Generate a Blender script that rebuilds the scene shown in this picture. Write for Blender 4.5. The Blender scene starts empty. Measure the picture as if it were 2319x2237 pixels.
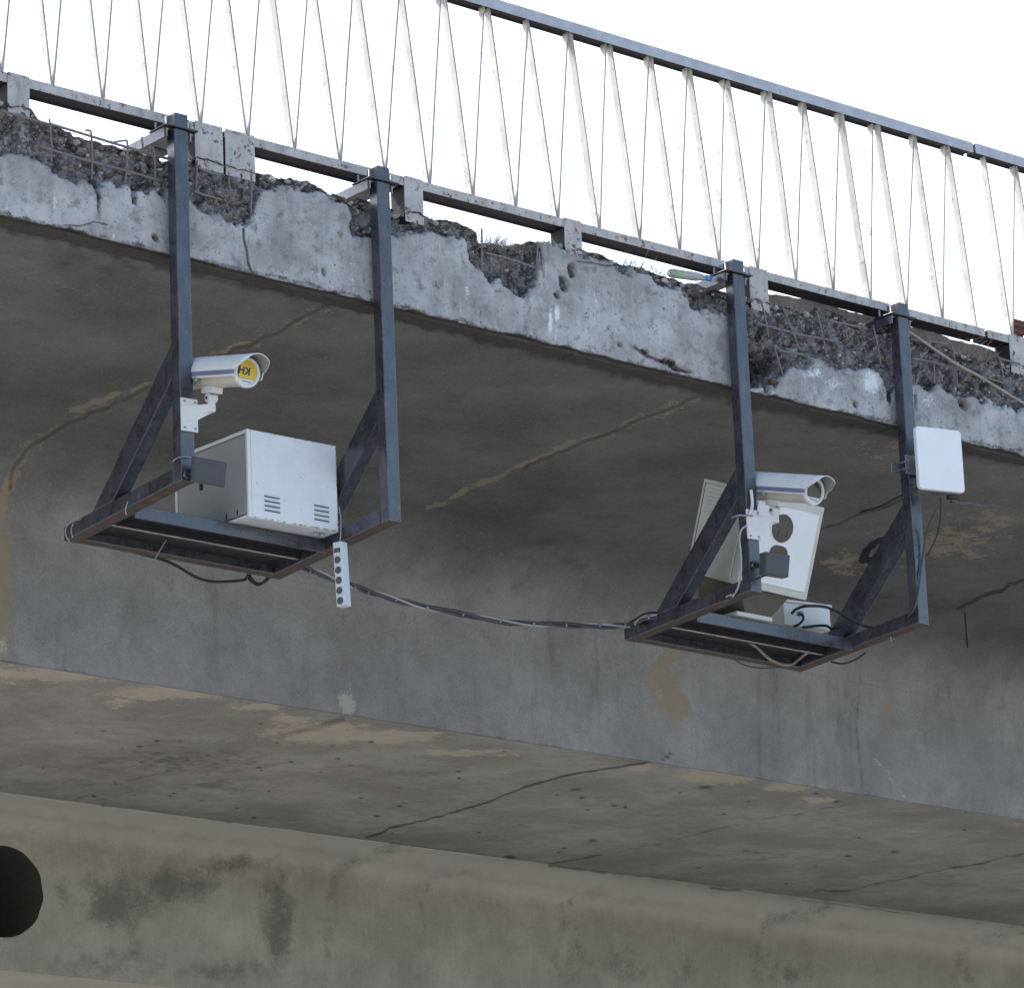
import bpy, bmesh, math, random
import numpy as np
from mathutils import Vector, Matrix
random.seed(7); rng = np.random.default_rng(7)
C = bpy.context.scene.collection
sc = bpy.context.scene
R = math.radians

# ------------------------------------------------------------------ camera
PXW, PXH = 2319.0, 2237.0                      # the photograph's own pixels
FPX = 7300 * PXW / 1960
RIGHT = np.array([0.7841835, -0.61919229, -0.04070805])
DOWN = np.array([0.11763098, 0.21274669, -0.97000093])
FWD = np.array([0.6092776, 0.75587019, 0.23966864])
CAM = np.array([-12.08746805, -14.94000974, -5.6021865])
K = 0.044                                      # the bridge falls to the right: z = w - K*x
cd = bpy.data.cameras.new("camera"); co = bpy.data.objects.new("camera", cd); C.objects.link(co)
m = Matrix.Identity(4)
for i in range(3):
    m[i][0], m[i][1], m[i][2], m[i][3] = RIGHT[i], -DOWN[i], -FWD[i], CAM[i]
co.matrix_world = m
cd.sensor_fit = 'HORIZONTAL'; cd.sensor_width = 36; cd.lens = 36 * 7300 / 1960
cd.clip_start = 0.5; cd.clip_end = 6000
sc.camera = co

# ------------------------------------------------------------------ light
SUN_DIR = Vector((-0.36, 0.56, 0.74)).normalized()     # towards the sun: behind the bridge, from the left
world = bpy.data.worlds.new("World"); sc.world = world; world.use_nodes = True
wn = world.node_tree; bg = wn.nodes['Background']
sky = wn.nodes.new('ShaderNodeTexSky'); sky.sky_type = 'NISHITA'; sky.sun_disc = False
sky.sun_elevation = math.asin(SUN_DIR.z)
sky.sun_rotation = math.atan2(SUN_DIR.x, SUN_DIR.y)
sky.air_density = 1.0; sky.dust_density = 1.2; sky.ozone_density = 1.0
wn.links.new(sky.outputs[0], bg.inputs[0]); bg.inputs[1].default_value = 0.15
# thin bright cloud veil over the sun's half of the sky
wtc = wn.nodes.new('ShaderNodeTexCoord'); wdot = wn.nodes.new('ShaderNodeVectorMath'); wdot.operation = 'DOT_PRODUCT'
wdot.inputs[1].default_value = Vector((0.25, 0.9, 0.36)).normalized(); wn.links.new(wtc.outputs['Generated'], wdot.inputs[0])
wr = wn.nodes.new('ShaderNodeMapRange'); wr.interpolation_type = 'SMOOTHSTEP'; wn.links.new(wdot.outputs['Value'], wr.inputs[0])
wr.inputs[1].default_value = 0.0; wr.inputs[2].default_value = 0.75; wr.inputs[3].default_value = 0.0; wr.inputs[4].default_value = 1.0
wno = wn.nodes.new('ShaderNodeTexNoise'); wno.inputs['Scale'].default_value = 3; wno.inputs['Detail'].default_value = 5; wn.links.new(wtc.outputs['Generated'], wno.inputs['Vector'])
wm = wn.nodes.new('ShaderNodeMath'); wm.operation = 'MULTIPLY_ADD'; wn.links.new(wno.outputs[0], wm.inputs[0]); wm.inputs[1].default_value = .5; wm.inputs[2].default_value = .25
wk = wn.nodes.new('ShaderNodeMath'); wk.operation = 'MULTIPLY'; wn.links.new(wm.outputs[0], wk.inputs[0]); wn.links.new(wr.outputs[0], wk.inputs[1])
veil = wn.nodes.new('ShaderNodeBackground'); veil.inputs[0].default_value = (1, .985, .96, 1); wn.links.new(wk.outputs[0], veil.inputs[1])
wadd = wn.nodes.new('ShaderNodeAddShader'); wn.links.new(bg.outputs[0], wadd.inputs[0]); wn.links.new(veil.outputs[0], wadd.inputs[1])
wn.links.new(wadd.outputs[0], wn.nodes['World Output'].inputs[0])
sd = bpy.data.lights.new("sun", 'SUN'); sd.energy = 2.6; sd.angle = R(0.5); sd.color = (1, .95, .88)
so = bpy.data.objects.new("sun", sd); C.objects.link(so)
so.rotation_euler = SUN_DIR.to_track_quat('Z', 'Y').to_euler(); so.location = (-30, 20, 40)
sc.view_settings.view_transform = 'Standard'; sc.view_settings.look = 'None'
sc.view_settings.gamma = 1; sc.view_settings.exposure = 1.0

# ------------------------------------------------------------------ measuring: photo pixel -> point on a plane of the place
def ray(u, v):
    return RIGHT * ((u - PXW / 2) / FPX) + DOWN * ((v - PXH / 2) / FPX) + FWD
def at_y(p, y):
    d = ray(*p); return Vector(CAM + d * ((y - CAM[1]) / d[1]))
def at_x(p, x):
    d = ray(*p); return Vector(CAM + d * ((x - CAM[0]) / d[0]))
def project(pts):
    q = np.asarray(pts) - CAM
    f = q @ FWD
    return (q @ RIGHT) / f * FPX + PXW / 2, (q @ DOWN) / f * FPX + PXH / 2
def crop(x0, y0, s):
    return lambda x, y: (x0 + x / s, y0 + y / s)
cA = crop(0, 0, 2.1778); cB = crop(800, 0, 2.1778); cC = crop(1500, 250, 2.3932); cD = crop(100, 700, 2.3059)
cE = crop(1350, 950, 2.3059); cF = crop(0, 1400, 1.7818); cG = crop(1100, 1400, 1.6079); cH = crop(0, 400, 1.7818)
cI = crop(380, 760, 3.7825); cJ = crop(380, 780, 7.84); cK = crop(1540, 1040, 4.7263); cL = crop(1980, 940, 6.304)
cM = crop(300, 230, 6.5333); cQ = crop(120, 1050, 2.8); cW = crop(0, 0, 0.84519); cS = crop(1980, 640, 4.7285)
cT = crop(1040, 480, 3.92); cU = crop(700, 1180, 2.45); cV = crop(0, 130, 3.92)
def deck(x, y, w): return Vector((x, y, w - K * x))
def wof(p): return p.z + K * p.x

# ------------------------------------------------------------------ numpy noise
def _h(ix, iy, s):
    n = (ix.astype(np.int64) * 374761393 + iy.astype(np.int64) * 668265263 + s * 1442695041) & 0x7fffffff
    n = ((n ^ (n >> 13)) * 1274126177) & 0x7fffffff
    return ((n ^ (n >> 16)) & 0xffff) / 65535.0
def vnoise(x, y, s=0):
    ix = np.floor(x); iy = np.floor(y); fx = x - ix; fy = y - iy
    fx = fx * fx * (3 - 2 * fx); fy = fy * fy * (3 - 2 * fy)
    a = _h(ix, iy, s); b = _h(ix + 1, iy, s); c = _h(ix, iy + 1, s); d = _h(ix + 1, iy + 1, s)
    return (a * (1 - fx) + b * fx) * (1 - fy) + (c * (1 - fx) + d * fx) * fy
def fbm(x, y, o=4, s=0):
    t = 0; a = .5; n = 0
    for k in range(o):
        t = t + a * vnoise(x * 2 ** k + 17.3 * k, y * 2 ** k - 9.1 * k, s + k); n += a; a *= .5
    return t / n
def worley(x, y, s=0):
    ix = np.floor(x); iy = np.floor(y); best = np.full(x.shape, 9.0); idv = np.zeros(x.shape)
    for dx in (-1, 0, 1):
        for dy in (-1, 0, 1):
            cx = ix + dx; cy = iy + dy
            px = cx + _h(cx, cy, s); py = cy + _h(cx, cy, s + 5)
            d = np.hypot(x - px, y - py); u = d < best
            best = np.where(u, d, best); idv = np.where(u, _h(cx, cy, s + 9), idv)
    return best, idv
def sstep(a, b, x):
    t = np.clip((x - a) / (b - a), 0, 1); return t * t * (3 - 2 * t)

# ------------------------------------------------------------------ materials
def newmat(name):
    mt = bpy.data.materials.new(name); mt.use_nodes = True
    nt = mt.node_tree; b = nt.nodes['Principled BSDF']; return mt, nt, b
class N:
    """small helper round a node tree"""
    def __init__(s, nt): s.nt = nt; s.pos = None; s.tc = nt.nodes.new('ShaderNodeTexCoord')
    def _in(s, sock, v):
        if hasattr(v, 'is_output') or isinstance(v, bpy.types.NodeSocket): s.nt.links.new(v, sock)
        else: sock.default_value = v
    def mapping(s, scale=(1, 1, 1), loc=(0, 0, 0)):
        n = s.nt.nodes.new('ShaderNodeMapping'); n.inputs['Scale'].default_value = scale; n.inputs['Location'].default_value = loc
        s.nt.links.new(s.pos if s.pos is not None else s.tc.outputs['Object'], n.inputs[0]); return n.outputs[0]
    def noise(s, scale, detail=4, rough=.55, map=(1, 1, 1), loc=(0, 0, 0), dist=0.0):
        n = s.nt.nodes.new('ShaderNodeTexNoise'); n.inputs['Scale'].default_value = scale
        n.inputs['Detail'].default_value = detail; n.inputs['Roughness'].default_value = rough; n.inputs['Distortion'].default_value = dist
        s.nt.links.new(s.mapping(map, loc), n.inputs['Vector']); return n.outputs[0]
    def voronoi(s, scale, out='Distance', feature='F1', map=(1, 1, 1)):
        n = s.nt.nodes.new('ShaderNodeTexVoronoi'); n.feature = feature; n.inputs['Scale'].default_value = scale
        s.nt.links.new(s.mapping(map), n.inputs['Vector']); return n.outputs[out]
    def ramp(s, v, a, b, lo=0.0, hi=1.0, smooth=True):
        n = s.nt.nodes.new('ShaderNodeMapRange'); n.interpolation_type = 'SMOOTHSTEP' if smooth else 'LINEAR'
        s._in(n.inputs['Value'], v); n.inputs['From Min'].default_value = a; n.inputs['From Max'].default_value = b
        n.inputs['To Min'].default_value = lo; n.inputs['To Max'].default_value = hi; return n.outputs[0]
    def math(s, op, a, b=0.0):
        n = s.nt.nodes.new('ShaderNodeMath'); n.operation = op; s._in(n.inputs[0], a); s._in(n.inputs[1], b); return n.outputs[0]
    def mix(s, f, a, b):
        n = s.nt.nodes.new('ShaderNodeMix'); n.data_type = 'RGBA'
        s._in(n.inputs[0], f); s._in(n.inputs[6], a if not isinstance(a, tuple) else (*a, 1)); s._in(n.inputs[7], b if not isinstance(b, tuple) else (*b, 1))
        return n.outputs[2]
    def attr(s, name):
        n = s.nt.nodes.new('ShaderNodeAttribute'); n.attribute_name = name; return n.outputs['Fac']
    def bump(s, h, bsdf, strength=.3, dist=.01):
        n = s.nt.nodes.new('ShaderNodeBump'); n.inputs['Strength'].default_value = strength; n.inputs['Distance'].default_value = dist
        s._in(n.inputs['Height'], h); s.nt.links.new(n.outputs[0], bsdf.inputs['Normal'])

def paint(name, col, rough=.45, rust=0.0, dirt=.25, metal=0.0, spec=.5, var=.12, dirtcol=(.05, .045, .035), rustcol=(.12, .055, .03), scale=1.0, streak=False, worldpos=False):
    mt, nt, b = newmat(name); g = N(nt)
    if worldpos: g.pos = nt.nodes.new('ShaderNodeNewGeometry').outputs['Position']
    n1 = g.noise(9 * scale, 5, .6); n2 = g.noise(60 * scale, 3, .6)
    dark = tuple(c * (1 - var) for c in col); lite = tuple(min(1, c * (1 + var)) for c in col)
    c = g.mix(g.ramp(n1, .3, .7), dark, lite)
    if dirt > 0:
        n3 = g.noise(14 * scale, 6, .7, (1, 1, .25) if streak else (1, 1, 1), (3, 1, 2))
        c = g.mix(g.math('MULTIPLY', g.ramp(n3, .45, .8), dirt), c, dirtcol)
    if rust > 0:
        n4 = g.noise(22 * scale, 7, .72, loc=(7, 2, 5))
        msk = g.ramp(n4, .68 - .22 * rust, .75 - .22 * rust)
        c = g.mix(msk, c, g.mix(n2, tuple(x * .6 for x in rustcol), tuple(x * 1.5 for x in rustcol)))
    nt.links.new(c, b.inputs['Base Color']) if not isinstance(c, tuple) else None
    nt.links.new(g.ramp(n1, .2, .8, rough - .08, rough + .12), b.inputs['Roughness'])
    b.inputs['Metallic'].default_value = metal; b.inputs['Specular IOR Level'].default_value = spec
    g.bump(n2, b, .12, .004)
    return mt

def concrete(name, base, tan, streaks=0.0, base2=None, soft=False, mott=.55, stain=(.05, .05, .045), pale=(.5, .48, .44), big=.35):
    """weathered concrete: attributes tan / dark / pale hold the peeled, stained and limy places"""
    mt, nt, b = newmat(name); g = N(nt)
    n1 = g.noise(1.3, 6, .62); n2 = g.noise(7, 8, .68, loc=(4, 1, 9)); n3 = g.noise(55, 4, .65); n5 = g.noise(3.1, 7, .7, loc=(9, 5, 3), dist=.6)
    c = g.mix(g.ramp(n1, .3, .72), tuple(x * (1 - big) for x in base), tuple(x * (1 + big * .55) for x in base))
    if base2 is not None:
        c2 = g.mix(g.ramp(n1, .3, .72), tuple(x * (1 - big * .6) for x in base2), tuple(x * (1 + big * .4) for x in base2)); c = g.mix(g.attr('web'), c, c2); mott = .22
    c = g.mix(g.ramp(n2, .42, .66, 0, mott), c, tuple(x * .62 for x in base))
    c = g.mix(g.ramp(n5, .55, .72, 0, .35), c, tuple(x * 1.35 for x in base))
    # fine pale specks and dark pores
    c = g.mix(g.ramp(n3, .56, .74, 0, .45), c, tuple(x * 1.5 for x in tan)); n8 = g.noise(110, 5, .7, loc=(1, 2, 8)); c = g.mix(g.ramp(n8, .50, .66, 0, .4), c, tuple(x * .5 for x in base))
    v = g.voronoi(26); c = g.mix(g.math('MULTIPLY', g.ramp(v, .10, .05), g.ramp(g.noise(5, 2, loc=(2, 8, 1)), .52, .6)), c, tuple(x * .35 for x in base))
    if streaks > 0:
        s1 = g.noise(55, 7, .75, (1, 1, .05)); s2 = g.noise(7, 6, .7, (1, 1, .16), (5, 5, 5))
        c = g.mix(g.math('MULTIPLY', g.ramp(s1, .45, .7), streaks), c, tuple(x * 1.45 for x in base))
        c = g.mix(g.math('MULTIPLY', g.ramp(s2, .5, .72), streaks), c, tuple(x * .55 for x in base))
    rag = g.math('ADD', g.math('MULTIPLY', g.math('SUBTRACT', n2, .5), 1.5), g.math('MULTIPLY', g.math('SUBTRACT', n3, .5), .8))
    t = g.ramp(g.math('ADD', g.attr('tan'), rag), .36, .54)
    tc = g.mix(n2, tuple(x * .75 for x in tan), tuple(x * 1.2 for x in tan))
    c = g.mix(g.math('MULTIPLY', t, .95), c, tc)
    p = g.ramp(g.math('ADD', g.attr('pale'), rag), .42, .72) if not soft else g.ramp(g.math('ADD', g.attr('pale'), g.math('MULTIPLY', rag, .22)), .05, 1.1); c = g.mix(g.math('MULTIPLY', p, .75), c, pale)
    d = g.ramp(g.math('ADD', g.attr('dark'), g.math('MULTIPLY', rag, .7)), .3, .9); c = g.mix(g.math('MULTIPLY', d, .85), c, stain)
    nt.links.new(c, b.inputs['Base Color'])
    b.inputs['Roughness'].default_value = .9; b.inputs['Specular IOR Level'].default_value = .25
    h = g.math('ADD', g.math('MULTIPLY', n3, .35), g.math('MULTIPLY', n2, .9)); h = g.math('SUBTRACT', h, g.math('MULTIPLY', t, .12))
    g.bump(h, b, .55, .02)
    return mt

def beam_material():
    mt, nt, b = newmat("spalled_whitewashed_concrete"); g = N(nt)
    n1 = g.noise(3.2, 6, .65); n2 = g.noise(14, 8, .7, loc=(3, 3, 3)); n3 = g.noise(70, 5, .7); s1 = g.noise(22, 5, .65, (1, 1, .12)); s2 = g.noise(7, 5, .6, (1, 1, .2), (8, 1, 1))
    base = g.mix(g.ramp(n1, .32, .7), (.29, .285, .285), (.52, .515, .515))
    base = g.mix(g.ramp(n2, .50, .66, 0, .75), base, (.18, .175, .175))
    n6 = g.noise(38, 6, .75, loc=(2, 7, 1)); base = g.mix(g.ramp(n6, .54, .68, 0, .6), base, (.13, .125, .12)); base = g.mix(g.ramp(n6, .40, .28, 0, .5), base, (.60, .61, .64))
    base = g.mix(g.ramp(s1, .54, .74, 0, .35), base, (.62, .63, .66))
    base = g.mix(g.ramp(s2, .56, .74, 0, .45), base, (.22, .21, .195))
    rz = g.noise(11, 6, .7, loc=(1, 9, 4)); base = g.mix(g.ramp(rz, .66, .74, 0, .55), base, (.19, .12, .09))
    v = g.voronoi(24); base = g.mix(g.math('MULTIPLY', g.ramp(v, .17, .09), g.ramp(n1, .45, .6)), base, (.12, .11, .105))
    rag = g.math('ADD', g.math('MULTIPLY', g.math('SUBTRACT', n2, .5), 1.3), g.math('MULTIPLY', g.math('SUBTRACT', n3, .5), 1.0))
    pl = g.ramp(g.math('ADD', g.attr('pale'), rag), .40, .75); base = g.mix(g.math('MULTIPLY', pl, .85), base, (.80, .81, .85))
    # bare aggregate where the cover has broken off
    cell = g.voronoi(46, 'Color'); sep = nt.nodes.new('ShaderNodeSeparateColor'); nt.links.new(cell, sep.inputs[0])
    agg = g.mix(sep.outputs[0], (.10, .098, .10), (.34, .335, .345))
    agg = g.mix(g.ramp(sep.outputs[1], .80, .92, 0, .45), agg, (.26, .18, .15))
    agg = g.mix(g.ramp(n2, .46, .60, 0, .9), agg, (.045, .04, .038))
    agg = g.mix(g.ramp(n3, .52, .68, 0, .6), agg, (.38, .38, .40))
    sp = g.ramp(g.math('ADD', g.attr('spall'), g.math('MULTIPLY', rag, .9)), .22, .62)
    c = g.mix(sp, base, agg)
    c = g.mix(g.math('MULTIPLY', g.ramp(g.math('ADD', g.attr('dark'), g.math('MULTIPLY', rag, .7)), .35, .8), .9), c, (.055, .05, .046))
    nt.links.new(c, b.inputs['Base Color']); b.inputs['Roughness'].default_value = .88; b.inputs['Specular IOR Level'].default_value = .3
    h = g.math('ADD', g.math('MULTIPLY', n3, .5), n2); h = g.math('SUBTRACT', h, g.math('MULTIPLY', g.math('MULTIPLY', g.voronoi(46), sp), 1.2))
    g.bump(h, b, .6, .02)
    return mt

M = {}
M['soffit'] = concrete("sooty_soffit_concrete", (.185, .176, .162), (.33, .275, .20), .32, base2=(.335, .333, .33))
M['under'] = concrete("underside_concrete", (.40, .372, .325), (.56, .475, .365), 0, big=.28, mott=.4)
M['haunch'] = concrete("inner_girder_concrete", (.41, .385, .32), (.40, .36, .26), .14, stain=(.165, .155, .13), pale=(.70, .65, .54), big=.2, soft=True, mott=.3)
M['beam'] = beam_material()
M['grime'] = paint("black_grime", (.055, .05, .042), .95, 0, .5, dirtcol=(.11, .10, .08), scale=2)
M['ground'] = paint("ground_asphalt", (.40, .375, .335), .95, 0, .2, scale=.02)
M['rail'] = paint("weathered_white_rail_paint", (.44, .425, .41), .55, .56, .6, streak=True, scale=1.2, dirtcol=(.10, .085, .07))
M['rail_shade'] = paint("shaded_rail_channel", (.03, .025, .03), .8, .3, .3)  # near-black colour standing in for the shade inside the rail channels
M['bar'] = paint("cream_bar_paint", (.575, .55, .505), .5, .46, .3, streak=True, rustcol=(.36, .24, .14), worldpos=True)
M['bar_edge'] = paint("dark_bar_edge", (.33, .31, .295), .6, .4, .4, streak=True, rustcol=(.22, .14, .09), worldpos=True)  # narrow edge faces, darker and greyer than the wide faces
M['hand'] = paint("grey_handrail_paint", (.42, .435, .48), .5, .2, .25)
M['steel'] = paint("dark_blue_steel_paint", (.027, .029, .041), .27, .44, .5, spec=1.0, var=.3, dirtcol=(.12, .125, .14), streak=True, scale=1.4)
M['steelrust'] = paint("rusty_underside_steel", (.055, .04, .034), .7, .75, .4, rustcol=(.11, .05, .03))
M['sheet'] = paint("black_sheet_steel", (.02, .02, .022), .6, .25, .3)
M['galv'] = paint("galvanised_steel", (.30, .31, .33), .42, .08, .25, metal=.6)
M['cctv'] = paint("white_camera_enamel", (.64, .65, .65), .32, 0, .12, spec=.5, var=.05, dirtcol=(.35, .33, .28))
M['cctv_beige'] = paint("beige_camera_body", (.54, .50, .43), .38, 0, .2, var=.06, dirtcol=(.3, .26, .2))
M['hood_in'] = paint("shaded_hood_inside", (.27, .28, .275), .5, 0, .2, var=.06)  # inside of the sun shield greyed to put in the shade under it
M['stripe'] = paint("blue_grey_stripe", (.14, .16, .26), .4, 0, .1)
M['cab'] = paint("white_cabinet_paint", (.72, .745, .76), .42, .16, .1, var=.04, dirtcol=(.5, .48, .42), rustcol=(.42, .26, .10), spec=.4)
M['cabdoor_shaded'] = paint("shaded_white_cabinet_door", (.34, .345, .345), .45, .06, .1, var=.03, dirtcol=(.4, .38, .34))  # white door paint greyed to put in the shade on that side
M['flake'] = paint("ochre_rust", (.50, .36, .16), .8, .3, .3)
M['black'] = paint("black_rubber", (.018, .018, .02), .55, 0, .25)
M['gap'] = paint("dark_gap", (.015, .013, .013), .9, 0, .1)
M['ir'] = paint("dark_grey_panel", (.060, .056, .060), .5, 0, .3, var=.12, dirtcol=(.10, .085, .075), scale=3)
M['ant'] = paint("white_antenna_plastic", (.80, .81, .82), .45, 0, .06, var=.02, dirtcol=(.6, .58, .52))
M['radar'] = paint("cream_radar_paint", (.55, .56, .51), .45, .10, .12, var=.05, dirtcol=(.4, .37, .28), rustcol=(.30, .20, .09))
M['reflect'] = paint("white_front_sheet", (.78, .80, .83), .4, 0, .05, var=.02, dirtcol=(.6, .6, .58))
M['olive'] = paint("olive_pedestal", (.10, .095, .075), .7, .2, .3)
M['cable'] = paint("grey_cable", (.055, .055, .06), .5, 0, .3, dirtcol=(.16, .16, .17), scale=4)
M['cable_light'] = paint("pale_cable", (.34, .34, .35), .5, 0, .2)
M['cable_beige'] = paint("beige_cable", (.30, .27, .23), .6, 0, .3)
M['rebar'] = paint("rusty_rebar", (.19, .165, .155), .8, .3, .4, rustcol=(.18, .10, .07), scale=3)
M['rust'] = paint("brown_rust", (.13, .06, .04), .85, .5, .3)
M['yellow'] = paint("yellow_sign_reflection", (.60, .42, .04), .45, 0, .06, var=.04)  # yellow of a sign's reflection, painted on the camera window
M['letter_reflection'] = paint("dark_letter_reflection", (.03, .035, .03), .5, 0, .05)  # dark letters of the same reflection, painted as colour
M['strip'] = paint("grey_white_socket_plastic", (.55, .60, .64), .45, 0, .1, var=.04)
M['socket'] = paint("dark_socket", (.07, .08, .09), .5, 0, .2)
M['bottle'] = paint("cloudy_bottle_plastic", (.36, .36, .34), .3, 0, .4)
M['cap'] = paint("blue_cap", (.07, .26, .56), .4, 0, .05)
M['green'] = paint("green_label", (.30, .42, .25), .5, 0, .1)
M['grass'] = paint("dry_weed", (.33, .31, .26), .9, 0, .3)
M['pale_stone'] = paint("pale_broken_concrete", (.42, .41, .41), .95, 0, .4, dirtcol=(.15, .14, .13), scale=2)
M['stone'] = paint("broken_concrete", (.24, .225, .215), .95, 0, .5, dirtcol=(.07, .06, .055), scale=2)
def glass_mat():
    mt, nt, b = newmat("dark_window_glass"); g = N(nt)
    n = g.noise(40, 3, .5, (1, 1, .1)); nt.links.new(g.mix(g.ramp(n, .5, .7), (.055, .05, .042), (.085, .078, .066)), b.inputs['Base Color'])
    b.inputs['Roughness'].default_value = .12; b.inputs['Specular IOR Level'].default_value = .5; return mt
M['glass'] = glass_mat()

# ------------------------------------------------------------------ mesh builder
class MB:
    def __init__(s): s.v = []; s.f = []; s.mi = []; s.sm = []; s.mats = []
    def _m(s, key):
        if key not in s.mats: s.mats.append(key)
        return s.mats.index(key)
    def add(s, verts, faces, mat, smooth=False):
        o = len(s.v); i = s._m(mat); s.v += [Vector(p) for p in verts]
        for f in faces: s.f.append(tuple(o + k for k in f)); s.mi.append(i); s.sm.append(smooth)
        return s
    def hexa(s, p, mat, mats=None):                       # 8 corners: bottom 0-3 (front-left, front-right, back-right, back-left), top 4-7
        fs = [(0, 3, 2, 1), (4, 5, 6, 7), (0, 1, 5, 4), (1, 2, 6, 5), (2, 3, 7, 6), (3, 0, 4, 7)]   # bottom, top, front, right, back, left
        if mats is None: return s.add(p, fs, mat)
        o = len(s.v); s.v += [Vector(q) for q in p]
        for f, mm in zip(fs, mats): s.f.append(tuple(o + k for k in f)); s.mi.append(s._m(mm)); s.sm.append(False)
        return s
    def dbox(s, x0, x1, y0, y1, w0, w1, mat, mats=None, T=deck):   # a box in bridge coordinates
        return s.hexa([T(x0, y0, w0), T(x1, y0, w0), T(x1, y1, w0), T(x0, y1, w0), T(x0, y0, w1), T(x1, y0, w1), T(x1, y1, w1), T(x0, y1, w1)], mat, mats)
    def tube(s, pts, r, mat, seg=8, cap=True):
        pts = [Vector(p) for p in pts]; n = len(pts); rs = r if isinstance(r, (list, tuple)) else [r] * n
        vs = []; up = None
        for i, p in enumerate(pts):
            t = (pts[min(i + 1, n - 1)] - pts[max(i - 1, 0)]).normalized()
            if up is None: up = Vector((0, 0, 1)) if abs(t.z) < .9 else Vector((0, 1, 0))
            a = t.cross(up); a = a.normalized() if a.length > 1e-6 else t.orthogonal().normalized(); bb = a.cross(t).normalized(); up = bb
            for k in range(seg):
                q = 2 * math.pi * k / seg; vs.append(p + (a * math.cos(q) + bb * math.sin(q)) * rs[i])
        fs = [(i * seg + k, i * seg + (k + 1) % seg, (i + 1) * seg + (k + 1) % seg, (i + 1) * seg + k) for i in range(n - 1) for k in range(seg)]
        s.add(vs, fs, mat, True)
        if cap:
            o = len(s.v) - len(vs); i = s._m(mat)
            s.f.append(tuple(o + k for k in range(seg))[::-1]); s.mi.append(i); s.sm.append(False)
            s.f.append(tuple(o + (n - 1) * seg + k for k in range(seg))); s.mi.append(i); s.sm.append(False)
        return s
    def build(s, name, parent=None, origin=None, bevel=0.0, rot=None):
        """origin: world point that becomes the object's own origin"""
        base = Vector(parent['o3']) if parent is not None and 'o3' in parent.keys() else Vector((0, 0, 0))
        org = Vector(origin) if origin is not None else base
        me = bpy.data.meshes.new(name); me.from_pydata([p - org for p in s.v], [], s.f)
        for k in s.mats: me.materials.append(M[k])
        me.polygons.foreach_set('material_index', s.mi); me.polygons.foreach_set('use_smooth', s.sm)
        bm = bmesh.new(); bm.from_mesh(me); bmesh.ops.recalc_face_normals(bm, faces=bm.faces); bm.to_mesh(me); bm.free()
        o = bpy.data.objects.new(name, me); C.objects.link(o); o.location = org - base
        if parent is not None: o.parent = parent
        o['o3'] = tuple(org)
        if bevel > 0:
            bv = o.modifiers.new('bevel', 'BEVEL'); bv.width = bevel; bv.segments = 2; bv.limit_method = 'ANGLE'; bv.angle_limit = R(35)
        return o
def tag(o, label=None, cat=None, group=None, kind=None):
    if label: o['label'] = label
    if cat: o['category'] = cat
    if group: o['group'] = group
    if kind: o['kind'] = kind
    return o
def thing(name, loc, label, cat, group=None):
    o = bpy.data.objects.new(name, None); C.objects.link(o); o.location = loc; o['o3'] = tuple(loc); o.empty_display_size = .1
    return tag(o, label, cat, group)
def frame_of(fwd, up=Vector((0, 0, 1))):
    f = Vector(fwd).normalized(); r = f.cross(up).normalized(); u = r.cross(f).normalized(); return f, r, u
def spline(pts, n=8):
    pts = [Vector(p) for p in pts]; P = [pts[0]] + pts + [pts[-1]]; out = []
    for i in range(1, len(P) - 2):
        for k in range(n):
            t = k / n; a, b, c, d = P[i - 1], P[i], P[i + 1], P[i + 2]
            out.append(.5 * ((2 * b) + (c - a) * t + (2 * a - 5 * b + 4 * c - d) * t * t + (3 * b - a - 3 * c + d) * t ** 3))
    out.append(pts[-1]); return out

# ------------------------------------------------------------------ ground
g = MB(); zg = CAM[2] - 1.6
g.add([(-1500, -1500, zg), (1500, -1500, zg), (1500, 1500, zg), (-1500, 1500, zg)], [(0, 1, 2, 3)], 'ground')
tag(g.build('ground'), kind='structure')

# ------------------------------------------------------------------ bridge
bridge = thing('road_bridge', deck(0, 0, 0), 'weathered concrete road bridge seen from below with a crumbling whitewashed edge beam', 'bridge')
bridge['o3'] = (0, 0, 0); bridge.location = (0, 0, 0)

def seg_dist(u, v, pts):
    best = np.full(u.shape, 1e9)
    for (x0, y0), (x1, y1) in zip(pts[:-1], pts[1:]):
        dx, dy = x1 - x0, y1 - y0; L = dx * dx + dy * dy + 1e-9
        t = np.clip(((u - x0) * dx + (v - y0) * dy) / L, 0, 1)
        best = np.minimum(best, np.hypot(u - x0 - t * dx, v - y0 - t * dy))
    return best
def blobs(u, v, lst):
    out = np.zeros(u.shape)
    for (cx, cy, rx, ry, s) in lst:
        out = np.maximum(out, s * np.exp(-(((u - cx) / rx) ** 2 + ((v - cy) / ry) ** 2) * .9))
    return out
def lines(u, v, lst):
    out = np.zeros(u.shape)
    for pts, wd, s in lst: out = np.maximum(out, s * np.exp(-(seg_dist(u, v, jag(pts, min(3.0, wd * .35))) / wd) ** 2))
    return out
def xs_range(lo, a, b, hi, fine, coarse=.25):
    return np.concatenate([np.arange(lo, a, coarse), np.arange(a, b, fine), np.arange(b, hi + coarse, coarse)])
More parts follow.
